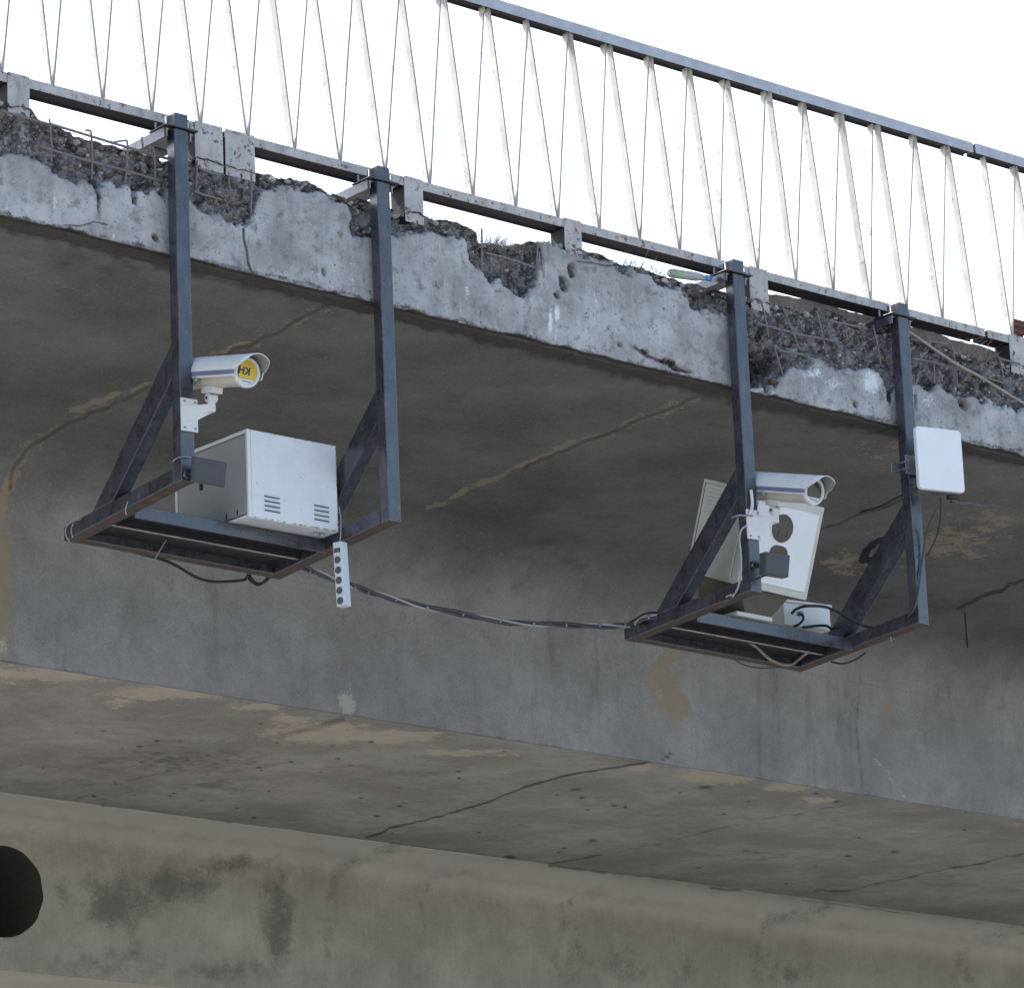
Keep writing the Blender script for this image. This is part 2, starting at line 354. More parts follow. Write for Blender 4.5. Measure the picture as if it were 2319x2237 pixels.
def sheet(name, mat, xs, prof, rough, feats, parent, skip=None, extra={}):
    """a surface swept along the bridge: prof = list of (y, w); feats = dict attr -> function(u, v) of photo-measured marks"""
    prof = np.array(prof); nx, ny = len(xs), len(prof)
    X = np.repeat(xs[:, None], ny, 1); Y = np.repeat(prof[None, :, 0], nx, 0); Wd = np.repeat(prof[None, :, 1], nx, 0)
    t = np.gradient(prof, axis=0); t /= np.linalg.norm(t, axis=1)[:, None]; nrm = np.stack([-t[:, 1], t[:, 0]], 1)
    sl = np.concatenate([[0], np.cumsum(np.linalg.norm(np.diff(prof, axis=0), axis=1))]); S = np.repeat(sl[None], nx, 0)
    d = (fbm(X * .9, S * .9, 3, 3) - .5) * rough * 2 + (fbm(X * 6, S * 6, 3, 11) - .5) * rough * .5
    d *= np.minimum(1, np.minimum(S, sl[-1] - S) / .05 + .15)
    Y = Y + d * nrm[None, :, 0]; Wd = Wd + d * nrm[None, :, 1]
    Z = Wd - K * X
    pts = np.stack([X, Y, Z], -1).reshape(-1, 3)
    idx = np.arange(nx * ny).reshape(nx, ny)
    f = np.stack([idx[:-1, :-1], idx[1:, :-1], idx[1:, 1:], idx[:-1, 1:]], -1).reshape(-1, 4)
    if skip is not None: f = f[~skip(pts[f].mean(1))]
    me = bpy.data.meshes.new(name); me.from_pydata(pts.tolist(), [], f.tolist()); me.materials.append(M[mat])
    me.polygons.foreach_set('use_smooth', [True] * len(me.polygons))
    u, v = project(pts)
    for an in ('tan', 'dark', 'pale'):
        a = me.attributes.new(an, 'FLOAT', 'POINT')
        a.data.foreach_set('value', (feats[an](u, v) if an in feats else np.zeros(len(pts))).astype(np.float32))
    for an, fn in extra.items():
        a = me.attributes.new(an, 'FLOAT', 'POINT'); a.data.foreach_set('value', fn(S, X, Wd).reshape(-1).astype(np.float32))
    o = bpy.data.objects.new(name, me); C.objects.link(o); o.parent = parent; o['o3'] = (0, 0, 0)
    return o
def jag(pts, amp, step=16):
    rj = random.Random(int(pts[0][0])); out = [pts[0]]
    for (x0, y0), (x1, y1) in zip(pts[:-1], pts[1:]):
        n_ = max(1, int(math.hypot(x1 - x0, y1 - y0) / step))
        out += [(x0 + (x1 - x0) * k / n_ + rj.gauss(0, amp), y0 + (y1 - y0) * k / n_ + rj.gauss(0, amp)) for k in range(1, n_ + 1)]
    return out
def px(c, pts): return [c(*p) for p in pts]
def bl(c, lst, k):      # blobs given in a crop of scale k
    return [(*c(x, y), rx / k, ry / k, s) for x, y, rx, ry, s in lst]

# cantilever soffit with its drip groove, fillet and outer web
sof = [(0.035, 0.004), (0.05, 0.0), (0.075, -0.002), (0.08, .018), (0.105, .018), (.11, -.005)] + [(y, -.005 - .05 * (y - .11)) for y in np.arange(.14, 2.62, .03)]
y0, w0 = 2.62, -.005 - .05 * 2.51
fil = [(2.62 + .61 * math.sin(a) ** 1.0 * 1.0, w0 - .42 * (1 - math.cos(a))) for a in np.linspace(0, math.pi / 2, 22)]
J1 = px(cH, [(1335, 522), (1230, 562), (1080, 650), (950, 705), (850, 735), (700, 810), (600, 850), (500, 900), (400, 945), (300, 985), (200, 1040), (110, 1105), (62, 1160), (50, 1200), (40, 1260)])
J1t = px(cH, [(1000, 672), (840, 725), (600, 840), (430, 895), (300, 940)])
J1u = px(cH, [(60, 1200), (30, 1260), (5, 1340)])
J2 = px(cW, [(1385, 738), (1300, 775), (1230, 800), (1150, 835), (1080, 862), (1000, 897)])
J2t = px(cW, [(1100, 845), (1000, 890), (900, 935), (815, 975)])
J3 = px(cW, [(1735, 950), (1700, 968), (1640, 990), (1575, 1010), (1500, 1050)])
J4 = px(cW, [(1990, 1100), (1915, 1128), (1860, 1150), (1830, 1165)])
s_tan = lambda u, v: np.maximum(lines(u, v, [(J1t, 9, .62), (J1u, 15, .85), (J2t, 10, .62), (J2, 18, .44), (J1, 22, .42)]),
    blobs(u, v, bl(cW, [(1800, 1040, 150, 45, .55), (1620, 1075, 90, 30, .5), (1880, 1000, 90, 40, .5), (1560, 790, 120, 28, .45), (1700, 850, 110, 40, .4), (1900, 900, 90, 26, .38), (330, 530, 330, 40, .12), (10, 1120, 14, 160, .75), (1350, 1010, 160, 30, .22), (700, 720, 300, 60, .12)], .845)))
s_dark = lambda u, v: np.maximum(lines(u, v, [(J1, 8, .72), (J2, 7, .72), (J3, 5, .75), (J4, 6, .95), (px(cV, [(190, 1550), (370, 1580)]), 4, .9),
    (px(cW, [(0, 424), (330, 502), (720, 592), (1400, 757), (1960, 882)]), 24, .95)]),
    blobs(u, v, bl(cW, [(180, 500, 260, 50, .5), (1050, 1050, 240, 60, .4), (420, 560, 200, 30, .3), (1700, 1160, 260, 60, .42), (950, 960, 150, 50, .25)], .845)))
yw, ww = fil[-1]
webp = [(yw + .003, ww - .0)] + [(yw + .003 + .005 * i / 30, ww - (1.31 + ww) * i / 30) for i in range(1, 31)]
w_tan = lambda u, v: np.maximum(lines(u, v, [(px(cW, [(690, 1060), (672, 1180), (668, 1300)]), 7, .4)]), blobs(u, v, bl(cW, [(4, 1130, 16, 150, .9), (1272, 1295, 40, 85, .66), (1297, 1350, 26, 32, .9), (1260, 1240, 45, 40, .4), (1700, 1350, 20, 30, .5), (1690, 1340, 14, 70, .35), (1330, 1370, 25, 20, .3)], .845)))
w_dark = lambda u, v: np.maximum(lines(u, v, [(px(cW, [(1650, 1250), (1640, 1380), (1648, 1500)]), 5, .6), (px(cW, [(1270, 1452), (1282, 1440)]), 7, .9), (px(cW, [(0, 1265), (650, 1372), (1280, 1457), (1960, 1577)]), 4, .6)]), blobs(u, v, bl(cW, [(660, 1180, 40, 130, .35), (1000, 1120, 240, 60, .3), (1850, 1290, 120, 60, .25)], .845)))
w_pale = lambda u, v: np.maximum(lines(u, v, [(px(cW, [(1675, 1450), (1745, 1545)]), 8, .55)]), blobs(u, v, bl(cW, [(664, 1350, 22, 34, .75), (668, 1310, 7, 30, .6), (5, 1230, 16, 30, .6), (300, 1300, 350, 14, .32), (1800, 1535, 180, 14, .32), (1000, 1410, 250, 10, .25)], .845)))
mx = lambda a, b: (lambda u, v: np.maximum(a(u, v), b(u, v)))
pr_ = np.array(sof + fil + webp)
def web_mask(S, X, Wd): return sstep(-.16, -.62, Wd + (fbm(X * 1.2, S * 1.2, 4, 77) - .5) * .25)
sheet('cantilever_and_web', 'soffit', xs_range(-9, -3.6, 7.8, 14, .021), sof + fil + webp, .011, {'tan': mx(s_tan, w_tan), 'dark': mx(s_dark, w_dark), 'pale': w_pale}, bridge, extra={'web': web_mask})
yb = yw + .008
undp = [(yb, -1.312), (yb + .01, -1.303)] + [(y, -1.30) for y in np.arange(yb + .04, 6.59, .02)] + [(6.60, -1.30), (6.602, -1.25)]
u_tan = lambda u, v: np.maximum(blobs(u, v, bl(cW, [(120, 1290, 200, 18, .7), (330, 1325, 150, 16, .75), (500, 1352, 80, 10, .6), (620, 1402, 110, 20, .95), (760, 1410, 110, 14, .85), (900, 1440, 150, 10, .6), (560, 1375, 90, 12, .6), (1380, 1483, 90, 17, .9), (1500, 1505, 60, 12, .65), (1225, 1470, 30, 8, .7), (230, 1345, 40, 12, .6), (1560, 1530, 45, 10, .6), (1750, 1590, 90, 8, .4)], .845)), 0)
u_dark = lambda u, v: np.maximum(lines(u, v, [(px(cW, [(700, 1602), (760, 1580), (800, 1572), (860, 1556), (935, 1535), (950, 1528), (1020, 1500), (1090, 1482), (1180, 1468), (1230, 1461), (1282, 1440)]), 3.2, .92),
    (px(cW, [(142, 1531), (240, 1495), (340, 1470)]), 3, .55), (px(cW, [(190, 1531), (300, 1500), (400, 1472)]), 3, .45), (px(cG, [(200, 895), (270, 885), (420, 862)]), 4, .75), (px(cG, [(420, 862), (640, 818), (900, 752), (1100, 715), (1360, 672)]), 4, .5), (px(cG, [(1200, 992), (1310, 992), (1600, 930), (1760, 900), (1960, 858)]), 5, .65), (px(cG, [(940, 845), (1120, 865)]), 4, .5),
    (px(cF, [(1130, 465), (1250, 445), (1380, 408)]), 12, .6)]),
    blobs(u, v, bl(cW, [(330, 1455, 280, 36, .55), (420, 1505, 160, 20, .5), (820, 1480, 100, 15, .45), (1500, 1640, 160, 14, .4), (1250, 1560, 120, 12, .4), (1800, 1680, 150, 16, .4), (150, 1500, 160, 14, .4), (1350, 1507, 26, 6, .75), (1100, 1511, 22, 5, .8), (1135, 1608, 16, 5, .7), (975, 1640, 18, 6, .8), (700, 1395, 60, 10, .5)] + [(random.uniform(30, 1900), random.uniform(1380, 1700), random.uniform(4, 9), random.uniform(1.5, 3), .9) for _ in range(110)], .845)))
sheet('underside_slab', 'under', xs_range(-7, -2.2, 11.5, 18, .02), undp, .008, {'tan': u_tan, 'dark': u_dark}, bridge)
# inner girder with haunch, pipe hole
hp = [(6.595, -1.301)] + [(6.60 + .36 * math.sin(a), -1.304 - .03 * math.sin(a) - .18 * (1 - math.cos(a))) for a in np.linspace(0, math.pi / 2, 26)]
yh = hp[-1][0]
pb = at_y(cW(200, 1874), yh); WB = wof(pb)
hp += [(yh + .01 * i / 30, hp[-1][1] + (WB - hp[26][1]) * i / 30) for i in range(1, 31)]
hc = at_y(cW(-6, 1706), yh); he = at_y(cW(82, 1706), yh); ht = at_y(cW(-6, 1617), yh); hb = at_y(cW(-6, 1793), yh)
HR = (ht.z - hb.z) / 2; hc = Vector((he.x - HR, yh, (ht.z + hb.z) / 2)); print('hole', hc, HR, he.x - hc.x, 'WB', WB)
h_dark = lambda u, v: np.maximum(lines(u, v, [(px(cF, [(1650, 905), (1400, 990), (1345, 1060), (1335, 1180), (1310, 1490)]), 24, .52), (px(cF, [(1900, 1020), (1740, 1050), (1700, 1150), (1695, 1490)]), 14, .45), (px(cG, [(420, 985), (290, 1050), (265, 1130), (260, 1300)]), 22, .5), (px(cG, [(1250, 1050), (1050, 1090), (1000, 1150), (980, 1340)]), 26, .52), (px(cG, [(1950, 1140), (1760, 1180), (1720, 1240), (1715, 1340)]), 22, .48),
    (px(cF, [(410, 752), (650, 775), (1040, 828), (1480, 872)]), 6, .9), (px(cG, [(230, 900), (450, 922), (660, 946)]), 5, .9), (px(cG, [(820, 980), (930, 992)]), 5, .9), (px(cG, [(1150, 1025), (1540, 1075)]), 3, .6), (px(cF, [(310, 1290), (305, 1440)]), 3, .5)]),
    blobs(u, v, bl(cF, [(480, 1150, 190, 150, .85), (700, 1070, 240, 90, .85), (1120, 1210, 80, 240, .85), (950, 990, 220, 55, .7), (450, 1380, 270, 95, .65), (900, 1420, 270, 60, .62), (150, 860, 160, 45, .5), (250, 1100, 65, 170, .5)], 1.7818) + bl(cG, [(480, 1260, 140, 95, .6), (720, 1270, 75, 110, .5), (1100, 1290, 130, 75, .55), (1320, 1130, 65, 45, .45), (320, 1220, 55, 140, .6), (1000, 1210, 50, 130, .55), (1750, 1300, 60, 110, .5)], 1.6079)))
h_pale = lambda u, v: np.maximum(blobs(u, v, bl(cF, [(940, 1260, 130, 90, .42), (1000, 1110, 30, 30, .3)], 1.7818)), lines(u, v, [(px(cW, [(0, 1530), (700, 1620), (1400, 1725), (1960, 1790)]), 34, 1.0), (px(cW, [(0, 1565), (700, 1655), (1400, 1760), (1960, 1825)]), 34, .62)]))
hxs = xs_range(-6, -.6, 13.5, 20, .025)
girder = sheet('inner_girder', 'haunch', hxs, hp, .012, {'dark': h_dark, 'pale': h_pale}, bridge, skip=lambda c: (np.hypot(c[:, 0] - hc.x, c[:, 2] - hc.z) < HR + .035) & (c[:, 1] > yh - .08))
q = MB(); n = 48
def ring(r, y): return [(hc.x + r * math.cos(2 * math.pi * k / n) * (1 + .02 * math.sin(5 * k)), y, hc.z + r * math.sin(2 * math.pi * k / n)) for k in range(n)]
rings = [ring(HR + .1, yh - .004), ring(HR + .015, yh - .014), ring(HR, yh - .004), ring(HR - .01, yh + .05), ring(HR - .01, yh + .9)]
q.add(sum(rings, []), [(i * n + k, i * n + (k + 1) % n, (i + 1) * n + (k + 1) % n, (i + 1) * n + k) for i in range(2) for k in range(n)], 'haunch', True)
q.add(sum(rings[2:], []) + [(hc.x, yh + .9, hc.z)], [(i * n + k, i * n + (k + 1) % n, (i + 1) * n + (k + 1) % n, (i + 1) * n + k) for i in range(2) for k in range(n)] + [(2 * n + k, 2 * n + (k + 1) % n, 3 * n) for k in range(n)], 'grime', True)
q.build('pipe_hole', girder)
# lower slab behind the inner girder's foot, deck body that keeps the sky out
b2 = [(yh + .012, WB), (yh + .05, WB + .004), (yh + 1.5, WB + .01), (yh + 5, WB + .01)]
sheet('inner_underside_slab', 'haunch', xs_range(-6, -1, 8, 20, .1), b2, .004, {'pale': lambda u, v: np.full(u.shape, .3)}, bridge)
q = MB()
for x0, x1 in ((-9, 20),):
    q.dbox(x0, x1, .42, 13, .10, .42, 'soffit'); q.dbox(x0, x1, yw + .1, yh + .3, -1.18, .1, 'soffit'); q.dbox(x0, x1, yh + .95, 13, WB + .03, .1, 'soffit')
q.build('deck_slab', bridge)

# ------------------------------------------------------------------ edge beam
top_px = px(cV, [(-300, 330), (0, 420), (60, 350), (120, 395), (240, 420), (330, 455), (360, 500), (400, 545), (520, 590), (640, 650), (800, 690), (960, 745), (1130, 790), (1300, 845), (1380, 870), (1500, 905)]) + \
    px(cA, [(870, 770), (1000, 765), (1110, 795), (1250, 832), (1330, 850), (1440, 872), (1530, 890), (1600, 912), (1650, 942), (1740, 965), (1850, 990)]) + \
    px(cB, [(180, 1000), (250, 1022), (350, 1042), (450, 1075), (520, 1085), (600, 1122), (632, 1140), (638, 1180), (700, 1190), (800, 1195), (890, 1178), (1000, 1197), (1130, 1216), (1250, 1252), (1330, 1300), (1450, 1315), (1560, 1355), (1700, 1392), (1830, 1425)]) + \
    px(cC, [(500, 1015), (560, 1010), (700, 1060), (800, 1095), (860, 1060), (960, 1085), (1040, 1130), (1150, 1160), (1340, 1175), (1500, 1245), (1700, 1330), (1960, 1370), (2300, 1450)])
low_px = px(cV, [(-300, 760), (0, 830), (200, 860), (260, 900), (440, 960), (520, 1000), (560, 1050), (700, 1070), (770, 1060), (810, 1140), (880, 1190), (930, 1150), (1000, 1110), (1150, 1160), (1200, 1270), (1300, 1230), (1420, 1200), (1510, 1210)]) + \
    px(cA, [(945, 985), (1000, 1030), (1060, 1050), (1150, 1085), (1240, 1105), (1262, 1020), (1300, 945), (1400, 905), (1500, 920), (1600, 945), (1720, 1000), (1760, 1150), (1820, 1180)]) + \
    px(cT, [(-300, 160), (-100, 210), (60, 230), (90, 400), (180, 500), (270, 620), (380, 640), (460, 680), (600, 740), (700, 690), (750, 640), (735, 520), (720, 300), (745, 255), (1000, 320), (1060, 345), (1480, 500), (1700, 580), (1780, 640), (1960, 680)]) + \
    px(cC, [(180, 1080), (300, 1095), (370, 1110), (440, 1300), (480, 1500), (620, 1480), (690, 1410), (800, 1375), (860, 1350), (920, 1375), (1000, 1405), (1080, 1395), (1180, 1410), (1230, 1560), (1340, 1470)]) + \
    px(cS, [(420, 1080), (560, 1110), (640, 1150), (760, 1110), (830, 1160), (900, 1230), (1080, 1250), (1250, 1240), (1400, 1330), (1603, 1370), (2200, 1500)])
def curve(pts):
    q = [at_y(p, 0.0) for p in pts]; xs = np.array([p.x for p in q]); ws = np.array([wof(p) for p in q])
    o = np.argsort(xs, kind='stable'); return xs[o], ws[o]
tx, tw = curve(top_px); lx, lw = curve(low_px)
bx = xs_range(-9, -3.5, 4.3, 14, .0085)
NR = 78
def wtop(x):
    inside = (x > -3.4) & (x < 4.2)
    return np.where(inside, np.interp(x, tx, tw), .575 + (fbm(x * 3, x * 0, 3, 21) - .5) * .06) + (fbm(x * 22, x * 0 + 3, 3, 5) - .5) * .026
wt = wtop(bx)
XX = np.repeat(bx[:, None], NR, 1); TT = np.repeat(np.linspace(0, 1, NR)[None], len(bx), 0)
WW = TT * wt[:, None]
dlow = np.where((XX > -3.4) & (XX < 4.2), WW - np.interp(XX, lx, lw), WW - .42)
nz = (fbm(XX * 14, WW * 14, 4, 31) - .5)
nz2 = fbm(XX * 45, WW * 45, 3, 37) - .5
sp = sstep(-.022, .03, dlow + nz * .10 + nz2 * .05)
spots = [(cT(930, 640), .035, .055), (cT(1000, 520), .025, .04), (cT(870, 740), .03, .03), (cT(1430, 1180), .02, .014), (cA(1600, 1340), .02, .025), (cV(880, 1260), .012, .08), (cV(1390, 1600), .02, .02), (cC(1230, 1480), .03, .10),
         (cA(1750, 1120), .03, .05), (cT(520, 700), .05, .03), (cC(100, 1400), .10, .014), (cC(20, 1360), .06, .014), (cT(1850, 1320), .05, .016), (cT(1650, 1240), .03, .016), (cC(1050, 1590), .02, .02), (cC(560, 1420), .05, .12), (cS(960, 1290), .04, .04), (cS(450, 1300), .012, .06)]
for p, rx, rw in spots:
    c = at_y(p, 0); e = 1 - np.hypot((XX - c.x) / rx, (WW - wof(c)) / rw); sp = np.maximum(sp, sstep(-.1, .5, e + nz * 1.3))
w1, _ = worley(XX * 26, WW * 26, 3); w2, _ = worley(XX * 60, WW * 60, 8)
cav = sstep(.54, .70, fbm(XX * 11, WW * 11, 4, 43))
depth = sp * (.030 + .050 * w1 + .022 * w2 + .055 * cav + (fbm(XX * 5, WW * 5, 3, 41) - .5) * .06) + (1 - sp) * ((fbm(XX * 5, WW * 5, 3, 51) - .5) * .012 + (fbm(XX * 40, WW * 40, 2, 61) - .5) * .004)
# bay between the two plumbed rebars and the through-hole
hp2 = at_y(cC(555, 1375), 0); e = 1 - np.hypot((XX - hp2.x) / .075, (WW - wof(hp2)) / .10); hole = sstep(-.15, .35, e + nz * .9); depth = depth + hole * .22
bay = (sstep(at_y(cT(205, 300), 0).x - .004, at_y(cT(215, 300), 0).x + .004, XX) * (1 - sstep(at_y(cT(690, 400), 0).x - .01, at_y(cT(710, 400), 0).x + .005, XX))) * sp
depth = np.minimum(depth + bay * .03, .118 + hole * .3)
depth = depth * np.minimum(1, (1 - TT) * 40 + .2) + sstep(.9, 1.0, TT) * .03 * sp
chip = (fbm(bx * 8, bx * 0, 4, 71) - .5)
bot = np.maximum(0, chip[:, None] * .05) * (1 - sstep(0, .06, TT)); WWd = WW + bot + (fbm(XX * 24, WW * 24, 2, 81) - .5) * .012 * sp
Yf = np.maximum(depth, -.01)
pts = [np.stack([XX, Yf, WWd - K * XX], -1)]
# ledge and underside strips
def strip(rows):
    return np.stack([np.stack([bx + 0 * w, np.full(len(bx), y) + 0 * w, w - K * bx], -1) for y, w in rows], 1)
topr = strip([(.09 + i * .03, wt - .015 - .006 * i + (fbm(bx * 16, bx * 0 + i * .9, 3, 90) - .5) * .03) for i in range(10)])
botr = strip([(.05, WWd[:, 0] * .4 + .003), (.02, WWd[:, 0] * .7 + .001)])
allp = np.concatenate([botr, pts[0], topr], 1); nr = allp.shape[1]; nx = len(bx)
idx = np.arange(nx * nr).reshape(nx, nr); f = np.stack([idx[:-1, :-1], idx[1:, :-1], idx[1:, 1:], idx[:-1, 1:]], -1).reshape(-1, 4)
me = bpy.data.meshes.new('edge_beam'); ap = allp.reshape(-1, 3); me.from_pydata(ap.tolist(), [], f.tolist()); me.materials.append(M['beam'])
me.polygons.foreach_set('use_smooth', [True] * len(me.polygons))
u, v = project(ap)
spa = np.concatenate([np.zeros((nx, 2)), sp, np.ones((nx, 10))], 1).reshape(-1)
pale = np.maximum(blobs(u, v, bl(cT, [(810, 980, 26, 150, .8), (870, 900, 30, 110, .9), (860, 1080, 30, 110, .6), (700, 1000, 20, 80, .35), (1180, 1160, 60, 40, .3), (30, 830, 90, 160, .3)], 3.92)),
    blobs(u, v, bl(cC, [(820, 1420, 110, 60, .6), (1130, 1480, 70, 90, .75), (930, 1480, 120, 60, .5), (1450, 1560, 110, 80, .5), (130, 1250, 200, 150, .3)], 2.3932) + bl(cV, [(150, 1050, 260, 200, .35), (420, 1250, 300, 200, .25), (950, 1300, 60, 200, .4), (1010, 1580, 20, 60, .7)], 3.92)))
dark = np.maximum(lines(u, v, [(px(cA, [(1200, 1130), (1215, 1230), (1225, 1290), (1250, 1350)]), 5, .9), (px(cT, [(1560, 1200), (1650, 1260), (1740, 1310), (1900, 1350)]), 7, .8), (px(cV, [(570, 1490), (700, 1500), (830, 1465), (950, 1490)]), 3, .8), (px(cT, [(1050, 440), (1200, 460), (1330, 480), (1440, 470)]), 3, .9), (px(cT, [(940, 290), (1030, 325), (1060, 330)]), 3, .9), (px(cT, [(190, 880), (205, 1010)]), 5, .6)]),
    blobs(u, v, bl(cT, [(1850, 870, 120, 60, .45), (1700, 760, 70, 40, .4), (560, 690, 120, 40, .4)], 3.92) + bl(cA, [(1400, 1230, 90, 90, .42), (1160, 1080, 120, 60, .4), (740, 900, 200, 60, .35)], 2.1778) + bl(cC, [(1200, 1540, 60, 80, .6), (1650, 1480, 250, 60, .6), (1480, 1400, 120, 60, .45), (560, 1380, 70, 90, .9), (50, 1390, 90, 30, .5)], 2.3932)))
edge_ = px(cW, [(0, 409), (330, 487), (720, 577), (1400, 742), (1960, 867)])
rb2 = random.Random(5); bl2 = []; bl3 = []
for _ in range(110):
    a_ = at_y((rb2.uniform(-50, 2350), 600), 0).x; c_ = project(np.array([tuple(deck(a_, 0, rb2.uniform(.02, .5)))])); bl2.append((float(c_[0][0]), float(c_[1][0]), rb2.uniform(8, 34), rb2.uniform(10, 48), rb2.uniform(.25, .5)))
for _ in range(60):
    a_ = at_y((rb2.uniform(-50, 2350), 600), 0).x; c_ = project(np.array([tuple(deck(a_, 0, rb2.uniform(.02, .4)))])); bl3.append((float(c_[0][0]), float(c_[1][0]), rb2.uniform(6, 20), rb2.uniform(15, 70), rb2.uniform(.2, .5)))
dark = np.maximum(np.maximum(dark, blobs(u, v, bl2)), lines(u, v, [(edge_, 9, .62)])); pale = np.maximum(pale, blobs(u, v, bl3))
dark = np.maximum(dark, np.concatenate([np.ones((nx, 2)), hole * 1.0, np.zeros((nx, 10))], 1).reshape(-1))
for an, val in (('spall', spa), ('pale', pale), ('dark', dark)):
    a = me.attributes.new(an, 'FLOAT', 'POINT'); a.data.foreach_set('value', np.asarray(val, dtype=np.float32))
beam = bpy.data.objects.new('edge_beam', me); C.objects.link(beam); beam.parent = bridge; beam['o3'] = (0, 0, 0)
# dirty lip left under the beam
q = MB()
for a in np.arange(-8.8, 13.8, .21):
    q.dbox(a, a + .21, .024 + .006 * random.random(), .10 + .03 * random.random(), -.013 - .008 * random.random(), .004, 'grime')
q.build('drip_lip', bridge)
# exposed reinforcement, each bar a part
def rebar(pts, r=.006, y=.006, mat='rebar'):
    P = [at_y(p, y + random.uniform(-.004, .004)) for p in pts]
    if len(P) == 2: P = [P[0], P[0].lerp(P[1], .35) + Vector((0, random.uniform(-.006, .006), random.uniform(-.003, .003))), P[0].lerp(P[1], .7) + Vector((0, random.uniform(-.006, .006), random.uniform(-.003, .003))), P[1]]
    o = MB().tube(spline(P, 4), r, mat, 6).build('rebar', beam); return o
for c, p in [(cV, [(438, 550), (458, 760), (455, 930)]), (cV, [(760, 650), (800, 655), (812, 700), (818, 860), (815, 1080)]), (cV, [(1010, 755), (1110, 740), (1130, 760), (1130, 900), (1112, 1120)]), (cV, [(1330, 800), (1368, 830), (1378, 980), (1372, 1110)]), (cV, [(1750, 920), (1745, 1050), (1740, 1170)]), (cA, [(1130, 850), (1133, 970)]), (cA, [(1240, 840), (1238, 1060)]),
             (cT, [(200, 150), (202, 320), (198, 500)]), (cT, [(700, 260), (690, 400), (685, 600)]), (cC, [(505, 1020), (540, 1050), (575, 1230)]), (cC, [(650, 1065), (690, 1160), (745, 1300)]), (cC, [(735, 1130), (768, 1200)]), (cC, [(840, 1100), (860, 1180), (890, 1320)]), (cC, [(980, 1140), (1005, 1245)]), (cC, [(1145, 1180), (1170, 1290), (1185, 1385)]), (cC, [(605, 1280), (635, 1380), (668, 1480)]),
             (cS, [(630, 830), (640, 1080)]), (cS, [(800, 655), (825, 660), (855, 800), (875, 930), (890, 1120)]), (cS, [(1330, 800), (1365, 900), (1385, 1080)]), (cV, [(1262, 705), (1266, 810)])]:
    rebar(px(c, p), .0055)
for c, p in [(cV, [(0, 475), (250, 545), (420, 590)]), (cV, [(440, 590), (800, 700), (1130, 800), (1500, 905)]), (cV, [(350, 790), (800, 925), (1130, 1010), (1450, 1105)]), (cV, [(1760, 980), (1960, 1050)]), (cV, [(1720, 1185), (1960, 1265)]), (cT, [(235, 365), (450, 420), (670, 495)]), (cC, [(510, 1155), (690, 1200)]), (cC, [(690, 1205), (970, 1260)]), (cC, [(900, 1140), (1110, 1185)]), (cC, [(630, 1300), (770, 1325)]),
             (cS, [(380, 810), (650, 860), (1000, 960), (1400, 1080)]), (cS, [(380, 610), (800, 660)]), (cS, [(1340, 810), (1560, 870)])]:
    rebar(px(c, p), .0065)
for p in [[(580, 1470), (700, 1500), (860, 1545)], [(750, 1535), (1000, 1600), (1240, 1665)]]:
    rebar(px(cC, p), .012, .02, 'rust')

# rubble and dry weeds on the ledge
def rock(q, c, r, mat='stone'):
    bm = bmesh.new(); bmesh.ops.create_icosphere(bm, subdivisions=1, radius=1); s = Vector((random.uniform(.7, 1.5), random.uniform(.7, 1.3), random.uniform(.5, 1.0)))
    vs = [Vector(c) + Vector((p.co.x * s.x, p.co.y * s.y, p.co.z * s.z)) * r * random.uniform(.7, 1.15) for p in bm.verts]; fs = [tuple(v_.index for v_ in f_.verts) for f_ in bm.faces]; bm.free(); q.add(vs, fs, mat)
q = MB()
for _ in range(520):
    x = random.uniform(-3.4, 4.1); y = random.uniform(.05, .16); w = float(np.interp(x, bx, wt)); rock(q, deck(x, y, w - .014), random.choice((.006, .008, .01, .012, .02)), random.choice(('stone', 'pale_stone')))
for _ in range(2200):
    i = random.randrange(nx); j = random.randrange(20, NR)
    if sp[i, j] > .8 and -3.4 < bx[i] < 4.1 and hole[i, j] < .1:
        rock(q, (XX[i, j], Yf[i, j] + .002, WWd[i, j] - K * XX[i, j]), random.choice((.005, .006, .008, .011, .014)), random.choice(('stone', 'stone', 'pale_stone')))
tag(q.build('rubble'), 'loose broken concrete rubble lying on the crumbled ledge of the beam', 'rubble', kind='stuff')
q = MB()
def blade(base, L, r=.0012, bend=.4):
    d = Vector((random.uniform(-1, 1) * bend, random.uniform(-.8, .3) * bend, 1)).normalized(); e = Vector((random.uniform(-1, 1), random.uniform(-1, .2), random.uniform(-.9, .1))) * L * bend
    P = [base, base + d * L * .5 + e * .2, base + d * L + e]; q.tube(P, [r, r * .8, r * .3], 'grass', 4, False)
tufts = [(cB(700, 1190), 60), (cB(760, 1195), 40), (cB(660, 1180), 40), (cB(1400, 1290), 50), (cB(1500, 1330), 50), (cB(1330, 1290), 30), (cV(480, 590), 14), (cV(1040, 735), 14), (cA(1350, 850), 16), (cA(1440, 875), 14), (cB(360, 1045), 14), (cV(1420, 880), 10), (cS(1200, 780), 50), (cS(1130, 700), 30), (cT(350, 290), 50), (cT(480, 300), 40), (cT(320, 430), 30), (cS(1100, 690), 16), (cC(1000, 1130), 16), (cC(700, 1050), 10)]
for p, n_ in tufts:
    c = at_y(p, .05)
    for _ in range(n_): blade(c + Vector((random.gauss(0, .07), random.uniform(-.03, .08), random.uniform(-.05, -.01))), random.uniform(.03, .11), bend=.7)
tag(q.build('dry_weeds'), 'wispy dry weeds growing along the broken ledge of the beam', 'weeds', kind='stuff')

